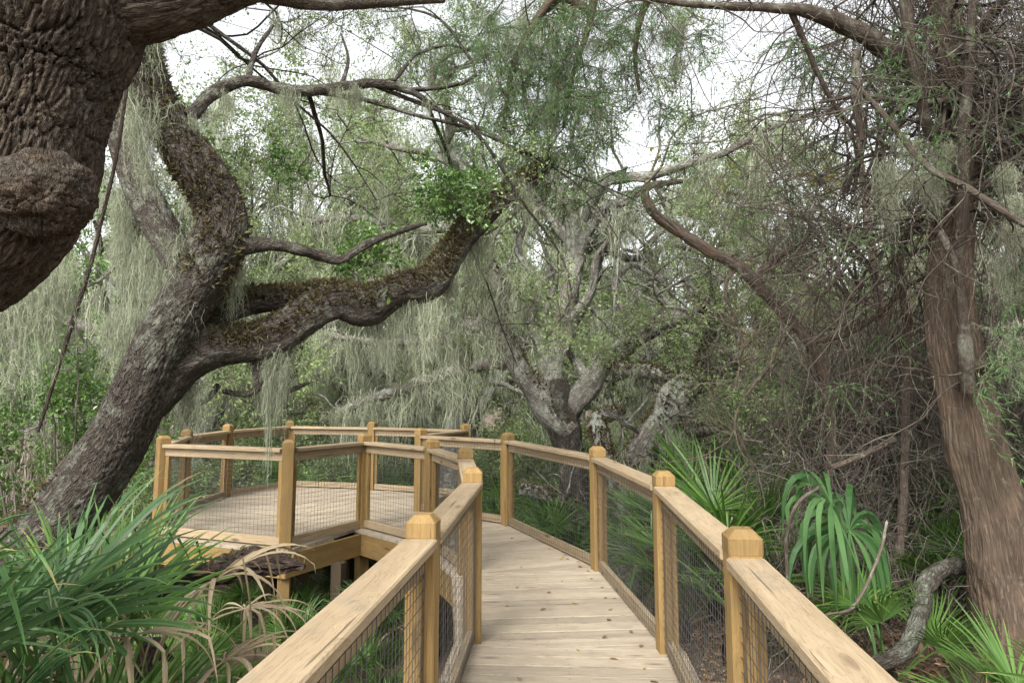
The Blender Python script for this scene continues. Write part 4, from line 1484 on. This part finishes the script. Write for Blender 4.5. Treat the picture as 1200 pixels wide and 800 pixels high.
for C in ([(1115, 130, 5.45, 15), (1075, 85, 5.3, 13), (1035, 55, 5.2, 12), (990, 28, 5.1, 11), (945, 12, 5.0, 8), (900, 10, 5.0, 6), (850, 8, 5.0, 5), (790, 2, 5.0, 4), (730, -8, 5.0, 3)],
          [(1120, 300, 5.35, 9), (1128, 240, 5.2, 8), (1130, 160, 5.15, 7), (1135, 80, 5.1, 6), (1140, -20, 5.0, 4)],
          [(1135, 460, 5.3, 9), (1132, 410, 5.2, 8), (1128, 350, 5.15, 6), (1120, 310, 5.1, 5), (1100, 270, 5.1, 4)],
          [(1000, 95, 4.9, 3), (1040, 140, 4.8, 3.5), (1085, 195, 4.7, 4), (1130, 218, 4.6, 4), (1165, 240, 4.5, 4.5), (1215, 270, 4.4, 5)],
          [(1145, 430, 5.3, 7), (1170, 425, 5.2, 5), (1190, 400, 5.1, 3)],
          [(1005, 60, 5.0, 5), (1002, 100, 5.0, 5), (1003, 130, 5.0, 5), (1010, 165, 5.0, 3)],
          [(960, 120, 5.2, 2), (1010, 112, 5.1, 3), (1070, 120, 5.1, 3.5), (1130, 118, 5.2, 4), (1205, 135, 5.3, 4)],
          [(1060, -20, 5.0, 8), (1070, 60, 5.0, 7), (1085, 140, 5.1, 6), (1115, 200, 5.3, 6)],
          [(925, 5, 5.0, 4), (942, 45, 5.1, 3.5), (960, 90, 5.2, 3), (990, 140, 5.3, 2.5), (1040, 170, 5.4, 2)],
          [(1120, 60, 5.4, 8), (1160, 20, 5.1, 7), (1200, -30, 4.8, 5)]):
    TL.append(limb(mb, path(C), 10, .05, lump=.1, seed=float(RG.uniform(0, 60)), wob=.4))
tips, att = [], []
for k in range(125):
    i = int(RG.integers(int(len(CT[0]) * .5), len(CT[0])))
    a = RG.uniform(0, 6.283)
    d = np.array((math.cos(a), math.sin(a), RG.uniform(-.5, .3)))
    grow(mb, CT[0][i], d, RG.uniform(1.0, 2.2), .016, 1, 3, tips, att, (0, 0, -.08), .22, (3, 5), None, (.5, .75))
for P, r in TL:
    for k in range(4):
        i = int(RG.integers(2, len(P)))
        grow(mb, P[i], RG.normal(size=3) + np.array((0, 0, -.5)), RG.uniform(.6, 1.5), .009, 1, 3, tips, att, (0, 0, -.1), .25, (2, 4))
build_local(mb, 'branch', M_TWIGB, t6, off)
tips = np.array(tips)
near = tips[(tips[:, 0] > 2.0)]
clump_objects('cedar_spray', CEDS, [M_CEDN, M_TWIG], near[RG.random(len(near)) < 70. / max(1, len(near))], .5, .9, t6, .5)
pm = [at(1180 + RG.normal(0, 12), 230 + RG.uniform(-60, 110), 4.6 + RG.uniform(-.2, .3)) for _ in range(7)] + [at(1075 + RG.normal(0, 30), 190 + RG.normal(0, 20), 5.1) for _ in range(7)] + [at(1195, 380, 4.7)] * 2
moss_on(np.array(pm), t6, MOSSN, .45, .85, (.6, 1.4))

# second cedar whose green sprays hang into the top of the view
t7 = thing('red_cedar', 'overhanging cedar boughs with drooping bright green sprays above the walkway', 'tree', (5.2, 3.2, -.6))
off = np.array((5.2, 3.2, -.6))
mb = MB()
TB = []
for C in ([(2000, 900, 3.2, 50), (1900, 400, 3.3, 45), (1800, -100, 3.5, 40), (1700, -600, 4.0, 30)],
          [(1800, -100, 3.5, 30), (1400, -220, 4.2, 22), (1000, -120, 5.0, 16), (820, -60, 5.6, 12), (660, -25, 6.0, 9), (560, -10, 6.2, 6), (460, 0, 6.4, 3)],
          [(820, -60, 5.6, 8), (760, 0, 6.0, 5), (745, 60, 6.2, 3), (750, 110, 6.3, 2)],
          [(680, -30, 6.0, 7), (630, 20, 6.1, 5), (600, 80, 6.2, 3.5), (590, 150, 6.3, 2)],
          [(700, -30, 6.0, 7), (690, 30, 6.1, 4), (670, 90, 6.2, 3), (660, 150, 6.3, 2)],
          [(640, 10, 6.1, 6), (660, -5, 6.1, 6), (690, 12, 6.1, 5)]):
    TB.append(limb(mb, path(C), 12, .1, lump=.1, seed=float(RG.uniform(0, 60)), wob=.4))
tips, att = [], []
for P, r in TB[1:]:
    for k in range(7):
        i = int(RG.integers(len(P) // 2 if len(P) > 20 else 1, len(P)))
        grow(mb, P[i], RG.normal(size=3) + np.array((0, 0, -.6)), RG.uniform(.5, 1.2), .009, 1, 3, tips, att, (0, 0, -.1), .25, (2, 3))
build_local(mb, 'trunk', M_CEDAR, t7, off)
sp = []
for px, py, n, sx, sy in ((640, 60, 60, 70, 50), (600, 120, 40, 45, 45), (690, 110, 40, 50, 50), (560, 30, 18, 40, 25), (720, 30, 24, 50, 25), (770, 60, 12, 25, 45), (640, 170, 14, 45, 20), (790, 110, 5, 18, 40), (500, 30, 6, 40, 25)):
    for k in range(n):
        sp.append(at(px + RG.normal(0, sx), py + RG.normal(0, sy), 6.1 + RG.normal(0, .35)))
clump_objects('cedar_spray', CEDS, [M_CEDN, M_TWIG], sp, .35, .7, t7, .5)
pm = [at(RG.uniform(560, 720), RG.uniform(20, 150), 6.1) for _ in range(16)] + [at(RG.uniform(760, 800), RG.uniform(10, 80), 6.0) for _ in range(5)]
moss_on(pm, t7, MOSSN, .4, .7, (.5, 1.2))

# T5: brown dead tree leaning out of the thicket
t5 = thing('dead_tree', 'bare brown dead trunk leaning out of the thicket towards the oak', 'tree', (2.9, 7.4, -.7))
off = np.array((2.9, 7.4, -.7))
mb = MB()
D5 = []
for C in ([(950, 700, 7.3, 10), (958, 620, 7.3, 10), (972, 540, 7.2, 9.5), (974, 475, 7.1, 10), (962, 425, 7.0, 11), (940, 390, 6.95, 11), (902, 346, 6.9, 12), (862, 310, 6.85, 13), (805, 277, 6.8, 11), (770, 252, 6.75, 10), (757, 232, 6.7, 9), (762, 218, 6.7, 7), (800, 212, 6.7, 4)],
          [(950, 400, 6.97, 6), (1000, 387, 6.8, 5.5), (1038, 362, 6.7, 5), (1065, 335, 6.6, 4), (1095, 320, 6.5, 2.5)],
          [(880, 326, 6.87, 8), (902, 308, 6.8, 8), (915, 298, 6.8, 6), (950, 280, 6.9, 4)],
          [(865, 310, 6.85, 4), (850, 340, 6.9, 3), (870, 400, 7, 2.5), (860, 460, 7, 2)], [(930, 380, 6.9, 4), (900, 430, 6.9, 3.5), (870, 470, 6.9, 3), (862, 500, 6.9, 2.2), (880, 540, 7, 2)],
          [(975, 470, 7.1, 6), (1000, 430, 7.2, 5), (1040, 390, 7.3, 4), (1090, 440, 7.3, 3)], [(1048, 690, 6.6, 8), (1058, 600, 6.6, 8), (1061, 520, 6.6, 8), (1062, 430, 6.6, 8), (1058, 350, 6.6, 8), (1046, 280, 6.6, 8), (1032, 225, 6.6, 8), (1030, 192, 6.6, 7)]):
    C = [(a, b, e, f * .6) for a, b, e, f in C]
    D5.append(limb(mb, path(C), 14, .04, disp=bdisp(.004, 40, 6), lump=.14, seed=float(RG.uniform(0, 60)), wob=.5))
tips, att = [], []
for P, r in D5:
    for k in range(7):
        i = int(RG.integers(len(P) // 4, len(P)))
        grow(mb, P[i], RG.normal(size=3), RG.uniform(.5, 1.3), .010, 1, 3, tips, att, (0, 0, -.03), .35, (2, 3))
build_local(mb, 'trunk', M_BARK_RED, t5, off)

# ------------------------------------------------------------------ tangled thicket
def tangle(seed, R=.75, H=1.6, n=420, S=10, r=.0035):
    global RG
    keep, RG = RG, np.random.default_rng(seed)
    mb = MB()
    p = RG.normal(size=(n, 3)) * np.array((R * .5, R * .5, H * .28)) + np.array((0, 0, H * .5))
    d = nrm(RG.normal(size=(n, 3)) + np.array((0, 0, .25)))
    P = [p]
    st = RG.uniform(.05, .14, n)[:, None]
    for i in range(S - 1):
        d = nrm(d + RG.normal(0, .38, (n, 3)) + np.array((0, 0, -.07)))
        p = p + d * st
        P.append(p)
    P = np.stack(P, 1)
    t = np.linspace(0, 1, S)
    strands(mb, P, r * RG.uniform(.4, 1.5, n)[:, None] * (1.15 - t)[None], 0, RG.uniform(0, 1, n))
    # fine side twigs
    m = n * 4
    k, j = RG.integers(0, n, m), RG.integers(0, S - 1, m)
    b = P[k, j]
    dd = nrm(RG.normal(size=(m, 3)))
    tt = np.linspace(0, 1, 5)
    Q = b[:, None] + dd[:, None] * (tt[None, :, None] * RG.uniform(.06, .25, m)[:, None, None]) + np.cumsum(RG.normal(0, .015, (m, 5, 3)), 1)
    ribbons(mb, Q, np.repeat((.0016 * (1.2 - tt))[None], m, 0), 0, RG.uniform(0, 1, m))
    # a few stems down to the ground
    q = RG.normal(size=(8, 3)) * np.array((R * .3, R * .3, 0))
    tt = np.linspace(0, 1, 8)
    Q = q[:, None] + np.array((0, 0, H)) * tt[None, :, None] + np.cumsum(RG.normal(0, .07, (8, 8, 3)), 1)
    Q[:, 0, 2] = -.2
    strands(mb, Q, np.repeat((.016 * (1.2 - tt))[None], 8, 0), 0, RG.uniform(0, .6, 8), 5)
    RG = keep
    return mb.mesh('tangle', M_TWIG)


TANG = [tangle(601), tangle(602, .8, 2.0), tangle(603, .7, 1.3, 380)]
for i, (x, y, s) in enumerate(((2.65, 6.7, .8), (3.2, 7.1, 1.2), (3.8, 7.6, 1.5), (3.6, 8.4, 1.4), (4.1, 7.9, 1.5), (4.4, 8.4, 1.8), (4.3, 9.4, 1.8), (5.0, 8.0, 1.6), (5.4, 9.2, 2.0), (4.9, 10.4, 2.2), (6.4, 8.6, 2.0), (3.9, 8.1, 1.4), (2.95, 7.5, .9), (6.2, 7.6, 1.6), (7.2, 10.5, 2.2))):
    o = thing('bare_shrub', ('knee high' if s < 1 else 'tall' if s > 1.7 else 'shoulder high') + ' leafless tangled shrub ' + ('at the thicket edge beside the large palmetto' if x < 3 else 'around the leaning dead trunk' if x < 4.05 else 'left of the cedar trunk' if x / y < .58 else 'behind the cedar trunk'), 'shrub', (x, y, float(gz(x, y))), 'bare shrubs of the right hand thicket', (0, 0, RG.uniform(0, 6.28)), s)
    link('twigs', TANG[i % 3], o)
for i, (x, y, z, sc) in enumerate(((3.6, 6.0, 3.2, .9), (4.2, 5.6, 3.8, 1.0), (4.6, 6.2, 3.0, 1.0), (3.3, 5.2, 3.6, .8), (4.9, 5.4, 3.4, 1.0), (3.9, 4.8, 3.5, .8), (4.4, 5.0, 2.6, .8), (5.3, 6.4, 2.4, 1.1), (3.0, 6.4, 2.6, .8), (3.4, 6.6, 3.6, 1.0))):
    link('twigs', TANG[i % 3], t6, (x - 3.9, y - 5.6, z + .6), (RG.uniform(-.6, .6), RG.uniform(-.6, .6), RG.uniform(0, 6.28)), sc)
# upper tangle: twigs of a tall bare tree over the thicket
bt = thing('bare_tree', 'tall bare tree with fine grey twigs filling the view above the thicket', 'tree', (5.0, 9.2, -.9))
mb = MB()
tips, att = [], []
P, r, _ = tube(mb, [(0, 0, -.3, .12), (.1, 0, 1.2, .10), (-.1, .1, 2.6, .08), (-.3, .1, 4.2, .06), (-.4, .1, 6., .03)], 9, .15, 0, None, .3, .1, 3.)
for k in range(15):
    i = int(RG.integers(6, len(P)))
    a = RG.uniform(0, 6.283)
    grow(mb, P[i], (math.cos(a), math.sin(a), RG.uniform(0, .9)), RG.uniform(2.0, 3.4), .028, 0, 3, tips, att, (0, 0, -.02), .3, (3, 4), None, (.5, .7))
mb.build('trunk', M_BARK_RED, bt)
tips = np.array(tips)
tips = tips[tips[:, 1] > -1.0]
mb = MB()
scatter(mb, [leaf_clump(150, .4, 6, 5, .06, .3, True)], tips[RG.random(len(tips)) < .018], .7, 1.2)
kind(mb.build('leaves', [M_OAKY, M_TWIG], bt, False), 'stuff')

# leafy shrub behind the leaning oak, on the left
for nm, x, y, z0, n, R, s in (('light green leafy shrub between the hanging vine and the leaning oak', -5.2, 8.6, 1.0, 30, .8, 1.0), ('low green shrub at the field edge beyond the leaning oak', -6.4, 8.8, -.2, 26, .9, 1.0)):
    sh = thing('shrub', nm, 'shrub', (x, y, float(gz(x, y))))
    g = float(gz(x, y))
    pts = RG.normal(size=(n, 3)) * np.array((R * .55, R * .4, R * .85)) + np.array((0, 0, z0 - g + .5))
    mb, st = MB(), MB()
    scatter(mb, OAKN, pts, .8, 1.2)
    kind(mb.build('foliage', [M_BROAD, M_TWIG], sh, False), 'stuff')
    t = np.linspace(0, 1, 8)
    Q = pts[:12, None] * t[None, :, None] + np.cumsum(RG.normal(0, .05, (12, 8, 3)), 1)
    Q[:, 0] = RG.normal(0, .1, (12, 3)) * np.array((1, 1, 0)) - np.array((0, 0, .15))
    strands(st, Q, np.repeat((.02 * (1.15 - t))[None], 12, 0), 0, RG.uniform(0, 1, 12), 5)
    st.build('stem', M_TWIG, sh)

# long moss beards hanging at the far left
mb = MB()
pm = [at(RG.uniform(20, 70), RG.uniform(270, 330), 3.6) for _ in range(3)] + [at(RG.uniform(140, 200), RG.uniform(180, 290), 5.6) for _ in range(6)] + [at(RG.uniform(120, 180), RG.uniform(330, 380), 6.5) for _ in range(3)]
moss_on(pm, t1, MOSSN, .6, 1.0, (1.0, 1.9))

# ------------------------------------------------------------------ rotten log, root, vine
mb = MB()
c = path([(225, 676, 4.6, 12), (262, 668, 4.5, 15), (290, 662, 4.4, 15), (318, 661, 4.3, 12), (338, 662, 4.25, 7), (356, 662, 4.2, 2.5)])
c = np.vstack([[at(120, 700, 5.0)[0], 5.0, at(120, 700, 5.0)[2], .10], c])
def ldisp(bk):
    q = bk * np.array((40, 40, 5))
    return .016 * np.sign(pnoise(q)) * np.abs(pnoise(q)) ** .6 + .008 * pnoise(q * 2.7)
P, r, _ = tube(mb, c, 64, .014, 0, ldisp, .2, .16, 2.)
lg = thing('log', 'dark rotten broken limb jutting out over the platform edge beside the palmettos', 'log')
mb.build('wood', M_LOG, lg, False)
p, nr = on_limb([(P, r)], 260, .55)
mb = MB()
m = len(p)
leaves(mb, p, nr + RG.normal(0, .4, (m, 3)), RG.normal(size=(m, 3)), RG.uniform(.02, .055, m), .22, .1, 0, RG.uniform(.2, 1, m), True, .4)
kind(mb.build('fern', M_FERN, lg, False), 'stuff')

mb = MB()
c = path([(1140, 664, 5.9, 8), (1108, 664, 5.75, 9), (1086, 686, 5.6, 9), (1078, 720, 5.45, 9), (1066, 752, 5.3, 9), (1040, 774, 5.2, 9), (1005, 784, 5.1, 7)])
tube(mb, c, 20, .03, 0, bdisp(.006, 30, 8), .2, .12, 2.)
tag(mb.build('fallen_limb', M_BARK), 'thick curved grey limb lying on leaf litter near the cedar', 'limb')
mb = MB()
c = path([(150, 90, 4.2, 2.0), (135, 190, 4.2, 2.2), (118, 260, 4.2, 2.2), (101, 330, 4.2, 2.6), (78, 400, 4.2, 2.6), (62, 450, 4.2, 2.2), (44, 506, 4.2, 1.6)])
tube(mb, c, 8, .03, 0, None, .6, .12, 2.)
tag(mb.build('hanging_vine', M_LOG), 'thin dark vine hanging straight between the furrowed trunk and leaning oak', 'vine')

# loose dead sticks over the thicket edge
for nm, C in (('thin arched dead stick rising beside the wilted palmetto', [(922, 680, 5.6, 1.8), (922, 630, 5.5, 2.2), (935, 590, 5.4, 2.2), (960, 570, 5.4, 1.6)]),
              ('dead stick lying slantwise behind the wilted palmetto', [(968, 720, 5.0, 1.5), (1000, 710, 5.2, 2), (1030, 650, 5.4, 2), (1040, 610, 5.6, 1.6)]),
              ('pale dead branch crossing before the bare shrubs', [(975, 548, 6.2, 3), (1010, 534, 6.3, 3.5), (1048, 516, 6.5, 4)])):
    mb = MB()
    tube(mb, path(C), 7, .03, 0, None, .5, .1, 2.)
    tag(mb.build('dead_stick', M_BARK_RED), nm, 'stick')

# ------------------------------------------------------------------ leaf litter
mb = MB()
n = 26000
x = RG.uniform(1.1, 7.5, n)
y = RG.uniform(1.5, 11, n)
p = np.stack([x, y, gz(x, y) + .05 * pnoise(np.stack([x, y, x * 0], 1) * 1.9) + RG.uniform(.0, .03, n)], 1)
leaves(mb, p, RG.normal(size=(n, 3)) * np.array((1, 1, .25)), RG.normal(0, .35, (n, 3)) + np.array((0, 0, 1)), RG.uniform(.04, .085, n), .25, .1, 0, RG.beta(1.3, 1.5, n), True, .15)
o = kind(mb.build('leaf_litter', M_LITTER, None, False), 'stuff')
tag(o, 'brown leaf litter covering the ground below the right railing', 'leaf litter')

LL = []
for k in range(4):
    mb = MB()
    leaves(mb, np.array([(-.03, 0, .004)]), np.array([(1., .1, .05)]), np.array([(.1, .1 * k - .1, 1.)]), np.array([.06]), .26 - .03 * k, .10, 0, np.array([(.05, .6, .3, .9)[k]]), True, .12)
    LL.append(mb.mesh('leaf', M_LITTER if k != 3 else M_OAKY, False))
spots = [(.55, 5.0), (.6, 4.6), (.2, 5.6), (-.05, 5.7), (.42, 6.4), (.1, 6.9), (.5, 4.2), (.75, 4.45), (.7, 5.35), (.78, 5.6), (.72, 5.9), (.74, 6.2), (.6, 6.9), (.62, 7.1), (.52, 7.3), (.3, 7.7), (.66, 6.75),
         (.1, 4.3), (-.1, 5.0), (.35, 4.05), (.68, 4.05), (.05, 6.2), (.3, 6.05), (-.15, 7.2), (.05, 8.2), (-.4, 8.0), (.8, 5.1), (.5, 5.75), (.15, 8.5), (.71, 3.9), (.0, 3.9), (.45, 4.75)]
for k in range(12):
    y = RG.uniform(3.2, 8.3)
    xr = np.interp(y, [p[1] for p in RP[:6]], [p[0] for p in RP[:6]]) - .05 - abs(RG.normal(0, .05))
    spots.append((float(xr) - .03, float(y)))
for i, (x, y) in enumerate(spots):
    k = i % 4
    o = link('fallen_leaf', LL[k], None, (x + RG.normal(0, .03), y, DECK + .004), (RG.normal(0, .1), RG.normal(0, .1), RG.uniform(0, 6.28)), RG.uniform(.5, .95))
    tag(o, ['dark brown curled leaf fallen on the deck planks', 'tan leaf fallen on the deck planks', 'narrow brown leaf fallen on the deck planks', 'yellow leaf fallen on the deck planks'][k], 'leaf', 'fallen leaves on the deck')
